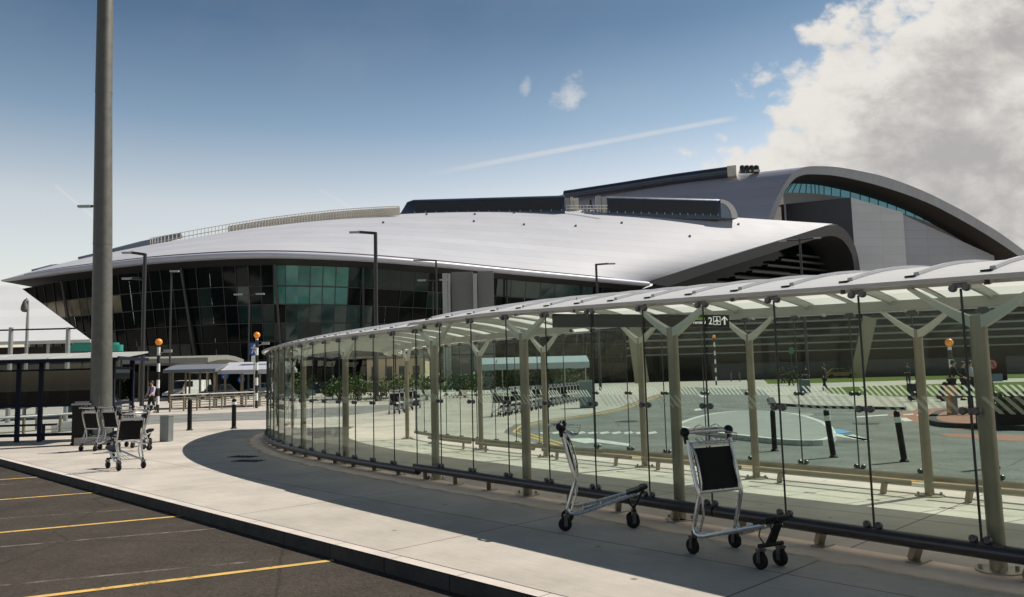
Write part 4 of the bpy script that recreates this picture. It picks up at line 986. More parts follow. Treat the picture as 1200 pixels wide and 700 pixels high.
# ------------------------------------------------------------------ luggage trolleys
def make_trolley():
    t = thing('luggage_trolley', 'airport luggage trolley', 'luggage trolley')
    HW = .235
    # side frames: upright with knee, bend, long rising base tube
    prof = [(.035, .985), (.075, .80), (.125, .62), (.152, .545), (.150, .50), (.125, .42), (.085, .30), (.062, .235), (.085, .185), (.14, .172), (.21, .185), (.40, .24), (.60, .30), (.78, .352)]
    for sx in (-1, 1):
        b = MB(); pts = []
        for y, z in prof:
            x = HW if y < .2 else HW - (HW - .085) * min(1, (y - .2) / .58)
            if z > .5: x += .012 * (z - .5)
            pts.append((sx * x, y, z))
        b.tube(pts, .0195, 8); b.build('side_tube', M['chrome'], t)
        b = MB(); b.tube([(sx * .243, .03, .955), (sx * .245, .022, 1.0), (sx * .246, .018, 1.03)], .023, 10); b.ball((sx * .247, .012, 1.055), .043, 12, 8)
        b.build('handle_grip', M['black'], t)
        # second tube behind the panel, bowed forward
        b = MB(); b.tube([(sx * .215, .045, .965), (sx * .205, .10, .86), (sx * .205, .135, .75), (sx * .205, .16, .62), (sx * .21, .155, .53)], .010, 6); b.build('brace_tube', M['chrome'], t)
        b = MB(); b.tube([(sx * .20, .10, .20), (sx * .19, .15, .34), (sx * .20, .15, .50)], .011, 6); b.build('brace_tube', M['chrome'], t)
    b = MB(); b.tube([(-.245, .012, 1.055), (-.22, -.06, 1.062), (-.17, -.10, 1.065), (0, -.115, 1.066), (.17, -.10, 1.065), (.22, -.06, 1.062), (.245, .012, 1.055)], .015, 8); b.tube([(-.245, .012, 1.05), (.245, .012, 1.05)], .014, 8)
    b.build('handle', M['chrome'], t)
    # black cloth panel, edges drawn in
    b = MB(); rows = []
    for i in range(7):
        v = i / 6; z = .56 + .355 * v; y = .142 - .085 * v + .006; pinch = .012 * math.sin(math.pi * v); hw = HW - .018 - pinch
        rows.append([(-hw, y, z), (0, y + .012, z), (hw, y, z)])
    b.grid(rows); 
    o0 = [[(p[0], p[1] + .008, p[2]) for p in r] for r in rows]; b.grid(o0); b.build('panel', M['panel'], t)
    b = MB(); b.tube([(-HW, .152, .545), (HW, .152, .545)], .017, 8); b.build('cross_bar', M['chrome'], t)
    b = MB(); b.box((0, .052, .948), (.40, .014, .045)); b.build('name_plate', M['alu'], t, smooth=False)
    # small wire basket at the top
    b = MB()
    for x in [-.15 + .05 * i for i in range(7)]: b.tube([(x, .05, 1.0), (x, .13, .955), (x, .19, .965), (x, .215, 1.04)], .0035, 5)
    for (y, z) in ((.13, .955), (.19, .965), (.215, 1.04)): b.tube([(-.17, y, z), (.17, y, z)], .004, 5)
    for sx in (-1, 1): b.tube([(sx * .17, .05, 1.05), (sx * .17, .215, 1.04), (sx * .17, .19, .965), (sx * .17, .13, .955), (sx * .17, .05, 1.0)], .004, 5)
    for cx in (-.09, .09): b.tube([(cx - .05, .0, 1.06), (cx - .045, .02, 1.10), (cx, .03, 1.115), (cx + .045, .02, 1.10), (cx + .05, .0, 1.06)], .004, 5)
    b.build('wire_basket', M['chrome'], t)
    # deck wires and cross members of the base
    b = MB()
    for y, z, hw in ((.21, .182, .235), (.40, .236, .185), (.60, .296, .135)): b.tube([(-hw, y, z), (hw, y, z)], .009, 6)
    for x in (-.06, 0, .06): b.tube([(x, .21, .175), (x, .78, .345)], .006, 5)
    b.build('deck_wires', M['chrome'], t)
    # black nose bumper with upturned lip
    b = MB(); b.prism([(-.11, .68, .326), (.11, .68, .326), (.105, .83, .374), (.06, .88, .392), (-.06, .88, .392), (-.105, .83, .374)], (0, -.012, .034)); b.tube([(-.10, .82, .395), (-.06, .875, .414), (.06, .875, .414), (.10, .82, .395)], .022, 8)
    b.build('nose_bumper', M['black'], t)
    b = MB(); b.prism([(-.035, .86, .38), (.035, .86, .38), (.045, .755, .195), (-.045, .755, .195)], (0, -.022, .0)); b.tube([(-.125, .745, .185), (.125, .745, .185)], .018, 8); b.tube([(-.05, .70, .33), (-.07, .69, .25), (-.06, .74, .19)], .006, 5); b.tube([(.05, .70, .33), (.07, .69, .25), (.06, .74, .19)], .006, 5)
    b.build('front_fork', M['black'], t)
    for (x, y, tp) in ((-.235, .035, .21), (.235, .035, .21), (-.105, .73, .18), (.105, .73, .18)):
        b = MB(); ax = (1, .12, 0); c = Vector((x, y, .07)); a = Vector(ax).normalized()
        b.lathe([(.03, -.022), (.058, -.021), (.068, -.014), (.07, 0), (.068, .014), (.058, .021), (.03, .022)], 16, c, axis=a)
        w = b.build('wheel', M['rubber'], t)
        f = MB()
        for sd in (-1, 1): f.box(c + a * (sd * .029) + Vector((0, .008, .035)), (.006, .035, .105), rz=R(7))
        f.box(c + Vector((0, .012, .085)), (.07, .05, .018), rz=R(7)); f.lathe([(.018, 0), (.018, max(.02, tp - .16))], 8, c + Vector((0, .02, .085)))
        f.lathe([(.012, -.036), (.012, .036)], 8, c, axis=a)
        fo = f.build('castor_fork', M['fitting'], None); fo.parent = w
    return t
trolley0 = make_trolley()
first = [True]
def put_trolley(x, y, rz, label, group=None):
    o = trolley0 if first[0] else copy_tree(trolley0)
    first[0] = False
    o.location = (x, y, 0); o.rotation_euler = (0, 0, rz); o['label'] = label
    if group: o['group'] = group
    elif 'group' in o: del o['group']
    return o
def heading(dx, dy): return math.atan2(dy, dx) - math.pi / 2
put_trolley(.48, 8.34, heading(.993, -.12), 'empty luggage trolley seen side-on beside the glass, nose to the right', 'luggage trolleys')
put_trolley(1.73, 7.10, heading(.42, -.90), 'nearest luggage trolley with its black panel facing the camera', 'luggage trolleys')
put_trolley(-7.27, 14.85, heading(-.80, .60), 'luggage trolley standing apart in front of the nested ones by the mast', 'luggage trolleys')
for i in range(3): put_trolley(-10.55 + i * .30, 19.25 + i * .32, heading(.35, .94), ('rear trolley of the three nested beside the tall mast', 'middle trolley of the three nested beside the tall mast', 'front trolley of the three nested beside the tall mast')[i], 'luggage trolleys')
put_trolley(-9.05, 19.25, heading(-.75, -.66), 'luggage trolley facing the nested three near the grey bin', 'luggage trolleys')
a_, b_ = gp(583, 489), gp(690, 467.5)
for i in range(24):
    u = i / 23; p = a_.lerp(b_, u); put_trolley(p.x, p.y, heading((b_ - a_).x, (b_ - a_).y), 'luggage trolley in the long nested row on the far pavement', 'trolleys in the long nested row')
a_, b_ = gp(462, 486), gp(487, 479)
for i in range(6):
    u = i / 5; p = a_.lerp(b_, u); put_trolley(p.x, p.y, heading((b_ - a_).x, (b_ - a_).y), 'luggage trolley in the short nested row beyond the walkway end', 'trolleys in the short nested row')
# ------------------------------------------------------------------ lighting mast, bins, bollards
pb = gp(118, 520)
ms = thing('lighting_mast', 'tall grey galvanised lighting mast rising out of the picture', 'mast', (pb.x, pb.y, 0))
b = MB(); b.tube([(0, 0, .2), (-.10, 0, 5.65)], [.285, .245], 28, cap=False); b.tube([(-.10, 0, 5.63), (-.19, 0, 10.1)], [.249, .222], 28); b.tube([(-.19, 0, 10.06), (-.36, 0, 24)], [.226, .15], 28)
b.build('pole', M['galv'], ms, angle=60)
b = MB(); b.lathe([(.4, 0), (.4, .03), (.33, .05)], 24, (0, 0, .2)); 
for k in range(10): a = k * .628; b.lathe([(.022, 0), (.022, .07)], 6, (math.cos(a) * .36, math.sin(a) * .36, .23))
b.build('base_flange', M['galv'], ms)
b = MB(); b.lathe([(.252, 0), (.252, .06)], 28, (-.1, 0, 5.58)); b.build('joint_collar', M['galv'], ms)
b = MB(); b.lathe([(.228, 0), (.228, .06)], 28, (-.19, 0, 10.03)); b.build('joint_collar', M['galv'], ms)
b = MB(); b.prism([(-.09, -.277, .75), (.09, -.277, .75), (.09, -.27, 1.35), (-.09, -.27, 1.35)], (0, -.02, 0)); b.build('access_hatch', M['galv'], ms, smooth=False)
b = MB(); b.box((0, 0, .1), (1.0, 1.0, .2), rz=R(8)); b.build('plinth', M['kerb'], ms, smooth=False)
b = MB(); b.lathe([(.3, 0), (.9, .1), (.9, .25), (.3, .3)], 20, (-.36, 0, 23.7))
for k in range(6): a = k * 1.047; b.box((-.36 + math.cos(a) * 1.05, math.sin(a) * 1.05, 23.7), (.5, .35, .25), rz=a)
b.build('floodlight_ring', M['grey_steel'], ms)
pb = gp(97, 521)
bn = thing('litter_bin', 'tall black litter bin with a domed lid beside the mast', 'bin', (pb.x, pb.y, 0), R(15))
b = MB(); b.box((0, 0, .56), (.46, .46, 1.04)); b.build('bin_body', M['black'], bn)
b = MB(); b.box((0, 0, .03), (.5, .5, .06)); b.build('bin_foot', M['black'], bn)
b = MB(); b.prism([(-.25, -.25, 1.08), (.25, -.25, 1.08), (.25, .25, 1.08), (-.25, .25, 1.08)], (0, 0, .05)); b.prism([(-.18, -.18, 1.13), (.18, -.18, 1.13), (.18, .18, 1.13), (-.18, .18, 1.13)], (0, 0, .05)); b.build('bin_lid', M['grey_steel'], bn, smooth=False)
pb = gp(195, 517.5)
bn = thing('litter_bin', 'low grey metal box bin on the sunlit pavement', 'bin', (pb.x, pb.y, 0), R(-12))
b = MB(); b.box((0, 0, .36), (.27, .22, .70)); b.build('bin_body', plain((.20, .215, .215), .5, .3), bn, smooth=False)
b = MB(); b.box((0, 0, .72), (.29, .24, .03)); b.build('bin_rim', M['grey_steel'], bn, smooth=False)
def bollard(px, py, h, label, band=True, lean=0.0, col='black', r=.075):
    p = gp(px, py); t = thing('bollard', label, 'bollard', (p.x, p.y, 0), 0, 'black bollards'); t.rotation_euler = (0, lean, 0)
    b = MB(); b.lathe([(r, 0), (r, h - .06), (r * .9, h - .02), (r * .4, h)], 14); b.build('bollard_post', M[col], t)
    b = MB(); b.lathe([(r * 1.5, 0), (r * 1.5, .02), (r, .05)], 14); b.build('bollard_foot', M['black'], t)
    if band: b = MB(); b.lathe([(r + .006, h - .20), (r + .006, h - .11)], 14); b.build('reflective_band', M['sign_white'], t)
bollard(222, 504.5, 1.05, 'plain black bollard between the grey bin and the railing', False)
bollard(274, 502.5, 1.03, 'black bollard with a white band near the walkway end', True)
bollard(908, 529, .80, 'slim black bollard on the traffic island kerb', False, r=.05)
bollard(977, 536.5, .86, 'leaning black bollard left of the inner post', True, -.10, r=.05)
bollard(1060, 541.5, .86, 'leaning black bollard just left of the tall inner post', True, -.09, r=.05)
bollard(1166, 549, .9, 'black bollard showing beside the large right-hand post', True, -.05, r=.05)
bollard(1139, 491, 1.0, 'black bollard by the red paved crossing', False)
for x, y in ((857, 446), (867, 446), (876, 446)):
    p = gp(x, y + 1.0); t = thing('bollard', 'pale steel bollard on the kerb before the blue shopfront', 'bollard', (p.x, p.y, 0), 0, 'pale steel bollards')
    b = MB(); b.lathe([(.10, 0), (.10, 1.15), (.06, 1.2)], 12); b.build('bollard_post', M['galv'], t)
for x, y in ((741, 446), (767, 446.5), (651, 455)):
    p = gp(x, y); t = thing('bollard', 'thin pale post by the far pavement edge', 'bollard', (p.x, p.y, 0), 0, 'thin pale posts')
    b = MB(); b.lathe([(.06, 0), (.06, 1.5), (.03, 1.53)], 10); b.build('bollard_post', M['galv'], t)
p = gp(44, 505)
t = thing('bollard_light', 'short post with a lantern head behind the bus shelter glass', 'bollard light', (p.x, p.y, 0))
b = MB(); b.lathe([(.09, 0), (.09, .85)], 12); b.build('post', M['steel'], t)
b = MB(); b.lathe([(.10, 0), (.10, .16), (.115, .17), (.115, .2), (.05, .25)], 12, (0, 0, .85)); b.build('lantern', M['lamp_lens'], t)

# ------------------------------------------------------------------ beacons
def beacon(px, py, h, label, lamp=True):
    p = gp(px, py); t = thing('crossing_beacon', label, 'crossing beacon', (p.x, p.y, 0), 0, 'crossing beacons')
    b = MB(); b.lathe([(.085, 0), (.085, h - .32), (.05, h - .3)], 14); b.build('pole', M['banded'], t)
    b = MB(); b.ball((0, 0, h - .1), .19, 16, 10); b.build('globe', M['orange'], t)
    if lamp:
        b = MB(); b.beam((.05, 0, h - .75), (.5, -.05, h - .62), .05, .05); b.box((.55, -.06, h - .62), (.42, .2, .16), rz=.1); b.build('flood_lamp', M['grey_steel'], t)
    return t
def bh(px, py, yt): p = gp(px, py); return at(px, yt, p.y).z
beacon(184.5, 484, bh(184.5, 484, 399), 'crossing beacon with orange globe and banded pole beside the walking man')
beacon(300.5, 478.5, bh(300.5, 478.5, 391), 'crossing beacon with orange globe close to the blue sign')
beacon(789, 447.5, bh(789, 447.5, 394), 'left one of the two beacons seen under the hanging sign', False)
beacon(839.5, 451.5, bh(839.5, 451.5, 393.5), 'crossing beacon straight below the sign arrow', False)
beacon(1117.5, 466, bh(1117.5, 466, 399), 'crossing beacon behind the right part of the walkway', False)
# ------------------------------------------------------------------ street lamps
def lamp(px, d, yt, label, arms, r=.085, globe=False):
    p = at(px, yt, d); h = p.z; t = thing('street_lamp', label, 'street lamp', (p.x, d, 0), 0, 'street lamps')
    b = MB(); b.tube([(0, 0, 0), (0, 0, h * .45), (0, 0, h)], [r * 1.25, r * 1.1, r], 10); b.build('pole', M['mullion'] if not globe else M['grey_steel'], t)
    for (dx, z, dz) in arms:
        b = MB(); b.tube([(0, 0, z * h), (dx, 0, z * h + dz)], r * .8, 8); b.build('arm', M['mullion'], t)
        s = 1 if dx > 0 else -1; b = MB(); b.box((dx + s * .25, 0, z * h + dz - .02), (.75, .26, .13)); b.build('lamp_head', M['grey_steel'], t)
lamp(170, 58, 297.5, 'dark street lamp with two left arms just right of the mast', [(-1.1, .995, .18), (-1.05, .83, .1)], .13)
lamp(201, 66, 317, 'thin bare lamp column between mast and leaning facade column', [(0.01, .99, 0.05)], .07)
lamp(292, 70, 345, 'low double-armed street lamp above the right crossing beacon', [(-.75, .99, .12), (.75, .99, .12)], .06)
lamp(440, 55, 272.5, 'dark street lamp with one long left arm against the silver roof', [(-1.25, .995, .12)], .13)
lamp(511, 72, 305, 'dark street lamp with one arm before the grey screen panels', [(-1.5, .995, .1)], .09)
lamp(507, 70, 328, 'pale double-armed street lamp left of the grey screen panels', [(-.75, .99, .1), (.75, .99, .1)], .05)
lamp(698.5, 73, 309.5, 'dark street lamp with a right arm near the roof corner', [(1.2, .995, .06)], .11)
lamp(937, 75, 280, 'double-armed street lamp in front of the dark gable opening', [(-1.45, .99, 0.0), (1.45, .99, .2)], .11)
lamp(119, 45, 241, 'street lamp hidden behind the mast, only its arm showing', [(-.75, .995, .05)], .09)
p = at(33, 357, 40); t = thing('street_lamp', 'lamp post with a drop-shaped lantern before the white membrane roof', 'street lamp', (p.x, 40, 0), 0, 'street lamps')
b = MB(); b.tube([(0, 0, 0), (0, 0, p.z - .9), (0, 0, p.z + .2)], [.09, .075, .04], 10); b.build('pole', M['grey_steel'], t)
b = MB(); b.tube([(0, 0, p.z + .2), (-.08, 0, p.z + .33), (-.16, 0, p.z + .2)], .03, 8); b.lathe([(.02, .28), (.10, .18), (.19, -.1), (.2, -.28), (.12, -.38), (.02, -.4)], 14, (-.16, 0, p.z)); b.build('lantern', M['galv'], t)
# portal frame with a bar, in front of the membrane roof
A, B = at(13, 387, 36), at(80, 387, 36); t = thing('sign_portal', 'grey portal of two posts and a thin black bar over the bus shelter', 'portal frame', (A.x, 36, 0))
for q in (A, B):
    b = MB(); b.tube([(q.x - A.x, 0, 0), (q.x - A.x, 0, q.z + .12)], .10, 10); b.build('post', M['grey_steel'], t)
b = MB(); b.beam((-1.5, -.05, A.z), (B.x - A.x + .45, -.05, A.z), .06, .07); b.build('cross_bar', M['black'], t, smooth=False)

# ------------------------------------------------------------------ blue bus shelter on the left
SX0, SX1, SY = -19.9, -11.95, 22.6
bs = thing('bus_shelter', 'navy framed bus shelter with dark upper panels and a flat grey roof', 'bus shelter', (SX0, SY, 0), R(4)); BL = SX1 - SX0
b = MB(); b.prism([(-.2, -.7, 2.36), (BL + .42, -.7, 2.36), (BL + .42, 1.5, 2.60), (-.2, 1.5, 2.60)], (0, 0, .05)); b.build('roof', plain((.36, .37, .34), .5), bs, smooth=False)
b = MB(); b.box((BL / 2 + .1, -.72, 2.345), (BL + .66, .05, .10)); b.box((BL + .43, .4, 2.39), (.04, 2.2, .10)); b.box((BL / 2 + .1, 1.52, 2.58), (BL + .66, .05, .10)); b.build('roof_edge', M['navy'], bs, smooth=False)
px_posts = [BL - k for k in (7.6, 5.9, 4.3, 2.7, 2.06, .0)]
for k, x in enumerate(px_posts):
    b = MB(); b.box((x, 0, 1.18), (.11, .09, 2.36)); b.build('post', M['navy'], bs, smooth=False)
for (xa, xb) in zip(px_posts, px_posts[1:]):
    w = xb - xa - .14; c = (xa + xb) / 2
    b = MB(); b.box((c, 0, 1.60), (w, .012, .98)); b.build('upper_panel', M['smoke'], bs, smooth=False)
    b = MB(); b.box((c, 0, .63), (w, .012, .78)); b.build('lower_pane', M['glass_plain'], bs, smooth=False)
    b = MB(); b.box((c, 0, 2.21), (w, .012, .22)); b.build('top_pane', M['glass_plain'] if (xb > BL - 3.3 or xa < .6) else M['navy'], bs, smooth=False)
for z, h in ((.20, .09), (1.06, .10), (2.10, .05)):
    b = MB(); b.box((BL / 2 - .0, 0, z), (BL - .1, .07, h)); b.build('frame_rail', M['navy'], bs, smooth=False)
for x in (BL, BL - 7.6):
    for y in (1.35,): b = MB(); b.box((x, y, 1.2), (.12, .10, 2.4)); b.build('post', M['navy'], bs, smooth=False)
    b = MB(); b.box((x, .68, 1.62), (.012, 1.24, .95)); b.build('end_panel', M['smoke'], bs, smooth=False)
    for z in (.20, 1.06, 2.12): b = MB(); b.box((x, .68, z), (.06, 1.25, .08)); b.build('frame_rail', M['navy'], bs, smooth=False)
b = MB(); b.box((BL - 3.65, -.06, 2.20), (.36, .03, .09)); b.build('yellow_plate', plain((.62, .44, .12)), bs, smooth=False)
for x in (1.2, 2.8, 4.4, 6.4): b = MB(); b.beam((x, -.68, 2.42), (x + .3, 1.4, 2.655), .05, .02); b.build('roof_seam', M['alu'], bs, smooth=False)
b = MB(); b.beam((BL - 5, .7, .46), (BL - 2, .7, .46), .34, .05); 
for x in (BL - 4.7, BL - 2.3): b.beam((x, .7, 0), (x, .7, .44), .06, .06)
b.build('bench', M['navy'], bs, smooth=False)
bp = MB(); bp.box((0, 0, .14), (1.5, .02, .28)); p = gp(8, 523); o = tag(bp.build('poster_board', plain((.42, .25, .03)), loc=(p.x - .3, p.y, 0), smooth=False), 'low orange-brown board at the foot of the blue bus shelter', 'board')
# low hand-rail behind the shelter
def railing(name, label, pts, h, nb, bars, m, group=None, post=.045):
    P = [Vector((p[0], p[1], 0)) for p in pts]; L_ = P[0]; t = thing(name, label, 'railing', L_, 0, group)
    b = MB(); b.tube([p + Vector((0, 0, h)) for p in P], .045, 8); b.build('top_rail', M['grey_steel'], t, L_)
    for k in range(bars):
        b = MB(); z = h * (.2 + .62 * k / max(1, bars - 1)); b.tube([p + Vector((0, 0, z)) for p in P], .024, 6); b.build('bar', m, t, L_)
    a = acc(P)
    for k in range(nb + 1):
        s = a[-1] * k / nb; j = max(i for i in range(len(a)) if a[i] <= s + 1e-6); j = min(j, len(P) - 2); q = P[j].lerp(P[j + 1], (s - a[j]) / max(1e-6, a[j + 1] - a[j])); b = MB(); b.box((q.x, q.y, h / 2), (post * 1.6, post * 1.6, h)); b.build('rail_post', m, t, L_, smooth=False)
railing('hand_rail', 'low rail on brown posts behind the blue bus shelter', [gxy(-30, 514), gxy(30, 510), gxy(75, 506), gxy(110, 503)], .62, 3, 1, M['steel'])
railing('guard_rail', 'pale steel guard railing running along the far kerb toward the walkway', [gxy(199, 483), gxy(240, 480.5), gxy(280, 478), gxy(318, 476)], .95, 8, 5, M['steel'])

# ------------------------------------------------------------------ canopies and low buildings behind
b0 = at(192, 478, 47)
def canopy(name, label, px0, px1, ytop, d, depth, nposts, mroof, thick=.25, rise=.5, glass=True, posts_m='steel', zmin=None):
    A, B = at(px0, ytop, d), at(px1, ytop - .025 * (px1 - px0), d); w = B.x - A.x; z = A.z; t = thing(name, label, 'canopy', (A.x, d, 0))
    b = MB(); prof = [(-.5, z - .1), (depth * .25, z + rise * .7), (depth * .5, z + rise), (depth * .75, z + rise * .7), (depth + .3, z - .1)]
    b.grid([[(x, y, zz) for y, zz in prof] for x in (0, w * .33, w * .66, w)]); b.grid([[(x, y, zz - thick) for y, zz in prof] for x in (0, w)])
    b.grid([[(0, y, zz), (0, y, zz - thick)] for y, zz in prof]); b.grid([[(w, y, zz), (w, y, zz - thick)] for y, zz in prof]); b.grid([[(x, prof[0][0], prof[0][1]), (x, prof[0][0], prof[0][1] - thick)] for x in (0, w)])
    b.build('roof', mroof, t)
    for y in (.1, depth - .3):
        for k in range(nposts):
            if y > 1 and k % 2: continue
            x = .3 + (w - .6) * k / (nposts - 1); b = MB(); b.box((x, y, (z - thick) / 2), (.10, .10, z - thick)); b.build('post', M[posts_m], t, smooth=False)
    if glass:
        for k in range(nposts - 1):
            xa = .3 + (w - .6) * k / (nposts - 1); xb = .3 + (w - .6) * (k + 1) / (nposts - 1); b = MB(); b.box(((xa + xb) / 2, depth - .3, z * .5), (xb - xa - .16, .02, z * .72)); b.build('glass_panel', M['glass_plain'], t, smooth=False)
    return t
canopy('shelter_canopy', 'glazed shelter with curved grey roof behind the guard railing', 195, 256, 432, 50, 3.2, 4, plain((.15, .16, .19), .5), .2, .25)
canopy('shelter_canopy', 'pale-roofed glazed shelter half hidden by the walkway end', 258, 330, 432.5, 51, 3.4, 4, plain((.45, .46, .50), .4), .25, .45)
canopy('shelter_canopy', 'dark drop-off canopy with a sloping grey edge behind the beacons', 120, 246, 421, 74, 9, 4, plain((.20, .21, .19), .6), .45, .25, False)
canopy('shelter_canopy', 'long flat black canopy seen through the left glass panels', 385, 492, 412.5, 62, 6, 5, plain((.012, .012, .013), .6), .35, .02, False, 'mullion')
canopy('shelter_canopy', 'pale blue-grey coach stop canopy beyond the middle of the walkway', 560, 690, 426, 66, 5, 6, plain((.33, .40, .42), .4), .5, .5, True, 'grey_steel')
# white membrane roof
A, B, T0 = at(-90, 403, 60), at(106, 398, 60), at(2, 331, 64)
tn = thing('membrane_pavilion', 'white sloping membrane roof on posts at the left edge', 'pavilion', (A.x, 60, 0))
zt, zb = T0.z, B.z; w = B.x - A.x
b = MB(); tipx = T0.x - A.x
rows, uv = [], []
for i in range(9):
    u = i / 8; zz = zb + (zt - zb) * u; xr = w + (tipx - w) * u; xl = (tipx - 14) * u * 0; rows.append([(-14, u * 6, zz), (xr * .5 - 7, u * 6, zz), (xr, u * 6, zz)]); uv.append([(-14, u * 11), (0, u * 11), (xr, u * 11)])
b.grid(rows, uv=uv); b.build('roof', M['tent'], tn, smooth=False)
b = MB(); b.grid([[(w + (tipx - w) * k / 6, k, zb + (zt - zb) * k / 6), (w - 7 + (tipx - w) * k / 6, 13, zb + (zt - zb) * k / 6 - .3)] for k in range(7)]); b.build('roof_side', M['tent'], tn, smooth=False)
b = MB(); b.box((w / 2 - 7, .05, zb - .12), (w + 14, .12, .26)); b.build('eave_beam', M['white_steel'], tn, smooth=False)
for x in (-8, -2, 3, 6.5, 9.5, w - .6): b = MB(); b.tube([(x, .4, 0), (x, .4, zb - .1)], .12, 8); b.build('post', M['grey_steel'], tn)
b = MB(); b.box((w / 2 - 7, 6, zb / 2), (w + 12, .3, zb - .3)); b.build('back_wall', plain((.03, .03, .03)), tn, smooth=False)
# beige block beyond the road
A, B = at(430, 421, 95), at(497, 421, 95)
bb = thing('beige_building', 'low sandy beige building seen through the left glass panels', 'building', (A.x, 95, 0)); w = B.x - A.x
b = MB(); b.box((w / 2, 3, A.z / 2), (w, 6, A.z)); b.build('wall', M['beige'], bb, smooth=False)
b = MB(); b.box((w / 2, 2.9, A.z + .1), (w + .5, 6.6, .24)); b.build('roof', M['mullion'], bb, smooth=False)
for k in range(4): b = MB(); b.box((w * (.14 + .24 * k), -.02, A.z * .55), (w * .12, .06, A.z * .42)); b.build('window', M['car_glass'], bb, smooth=False)

# ------------------------------------------------------------------ signs
def sign_post(px, py, ytop, name, label, m_post='grey_steel', r=.04):
    p = gp(px, py); z = at(px, ytop, p.y).z; t = thing(name, label, 'sign', (p.x, p.y, 0)); b = MB(); b.tube([(0, .04, 0), (0, .04, z)], r, 8); b.build('post', M[m_post], t); return t, z, p.y
t, z, d = sign_post(297.2, 478.2, 402, 'blue_sign', 'blue rectangular sign with white walking figures by the right beacon'); k = d / FPX
b = MB(); b.box((-.05, 0, z - 14 * k / 2), (8 * k, .03, 14 * k)); b.build('sign_plate', M['sign_blue'], t, smooth=False)
b = MB(); b.box((-.02, 0, z - 18.5 * k), (5.5 * k, .03, 7 * k)); b.build('lower_plate', M['sign_white'], t, smooth=False)
b = MB(); c0_ = Vector((-.03, -.02, z - 3.2 * k)); b.ball(c0_ + Vector((.05, 0, .0)), .075, 8, 6, sc=(1, .15, 1))
for q in ((-.13, -.16, .0, -.07), (.15, -.20, .02, -.07), (-.10, -.48, .0, -.22), (.12, -.48, .02, -.22)): b.beam(c0_ + Vector((q[0], 0, q[1])), c0_ + Vector((q[2], 0, q[3])), .02, .06)
b.prism([c0_ + Vector((x, .0, zz)) for x, zz in ((-.05, -.08), (.07, -.08), (.06, -.28), (-.04, -.28))], (0, -.01, 0)); b.build('pedestrian_symbol', M['sign_white'], t, smooth=False)
t, z, d = sign_post(1165, 470, 413, 'no_turn_sign', 'dark board with a round no-turn sign and text plate by the lawn', 'mullion', .05); k = d / FPX
b = MB(); b.box((.2, 0, z - 16 * k), (24 * k, .04, 34 * k)); b.build('backing_board', M['sign_black'], t, smooth=False)
b = MB(); b.lathe([(5.3 * k, 0), (5.3 * k, .02)], 24, (.03, -.025, z - 14 * k), axis=(0, -1, 0)); b.build('roundel', plain((.25, .26, .26)), t, smooth=False)
b = MB(); b.tube([(.03 + math.cos(a / 24 * 6.283) * 4.9 * k, -.05, z - 14 * k + math.sin(a / 24 * 6.283) * 4.9 * k) for a in range(24)], .5 * k, 5, closed=True); b.beam((.03 - 3.4 * k, -.055, z - 10.6 * k), (.03 + 3.4 * k, -.055, z - 17.4 * k), .02, .06); b.build('red_ring', M['red'], t)
b = MB(); b.beam((.03 + .8 * k, -.05, z - 17 * k), (.03 + .8 * k, -.05, z - 12 * k), .012, .05); b.beam((.03 + .8 * k, -.05, z - 12 * k), (.03 - 1.5 * k, -.05, z - 12 * k), .012, .05); b.build('turn_arrow', M['sign_black'], t, smooth=False)
b = MB(); b.box((.15, -.03, z - 29.5 * k), (15 * k, .02, 9 * k)); b.build('text_plate', plain((.10, .16, .20)), t, smooth=False)
t, z, d = sign_post(929, 450, 408, 'green_sign', 'small green sign on a thin post before the dark facade', 'mullion', .05); k = d / FPX
b = MB(); b.box((.05, 0, z - 3 * k), (5.5 * k, .04, 7 * k)); b.build('sign_plate', plain((.01, .16, .09)), t, smooth=False)
for px, py, yt, lab in ((263.2, 474, 437, 'small round deep blue sign behind the railing'), (282.5, 474, 441, 'small round blue sign behind the glass shelter near the walkway')):
    t, z, d = sign_post(px, py, yt, 'keep_left_sign', lab); k = d / FPX
    b = MB(); b.lathe([(4 * k, 0), (4 * k, .03)], 20, (0, 0, z - 4 * k), axis=(0, -1, 0)); b.build('roundel', M['sign_blue'], t, smooth=False)
    b = MB(); b.beam((1.8 * k, -.045, z - 2.6 * k), (-1.6 * k, -.045, z - 5.4 * k), .01, .9 * k); b.beam((-1.6 * k, -.045, z - 5.4 * k), (-1.6 * k, -.045, z - 3.3 * k), .01, .7 * k); b.beam((-1.6 * k, -.045, z - 5.4 * k), (.3 * k, -.045, z - 5.4 * k), .01, .7 * k); b.build('arrow_symbol', M['sign_white'], t, smooth=False)
t, z, d = sign_post(730, 446, 408, 'stop_flag', 'pale bus-stop flag on a post in front of the dark panels', 'steel', .06); k = d / FPX
b = MB(); b.box((0, 0, z - 4 * k), (6 * k, .05, 8 * k)); b.build('sign_plate', plain((.35, .45, .5)), t, smooth=False)
p = gp(1117, 491); t = thing('traffic_bollard', 'orange and grey traffic bollard on the kerb of the red island', 'traffic bollard', (p.x, p.y, .12))
b = MB(); b.box((0, 0, .30), (.24, .18, .60)); b.build('bollard_shell', plain((.22, .24, .24)), t); b = MB(); b.box((-.11, -.05, .42), (.06, .12, .84)); b.box((0, 0, .72), (.26, .2, .24)); b.build('orange_face', plain((.62, .30, .06)), t, smooth=False)
p = gp(1160, 494); t = thing('barrier_rail', 'short red and white barrier beside the hedge planter', 'barrier', (p.x, p.y, .12))
b = MB(); b.box((0, 0, .45), (.32, .05, .5)); b.build('red_board', plain((.45, .13, .09)), t, smooth=False); b = MB(); b.box((0, -.03, .45), (.32, .02, .1)); b.build('white_band', M['sign_white'], t, smooth=False)
b = MB(); 
for x in (-.15, .15): b.box((x, 0, .35), (.04, .04, .7))
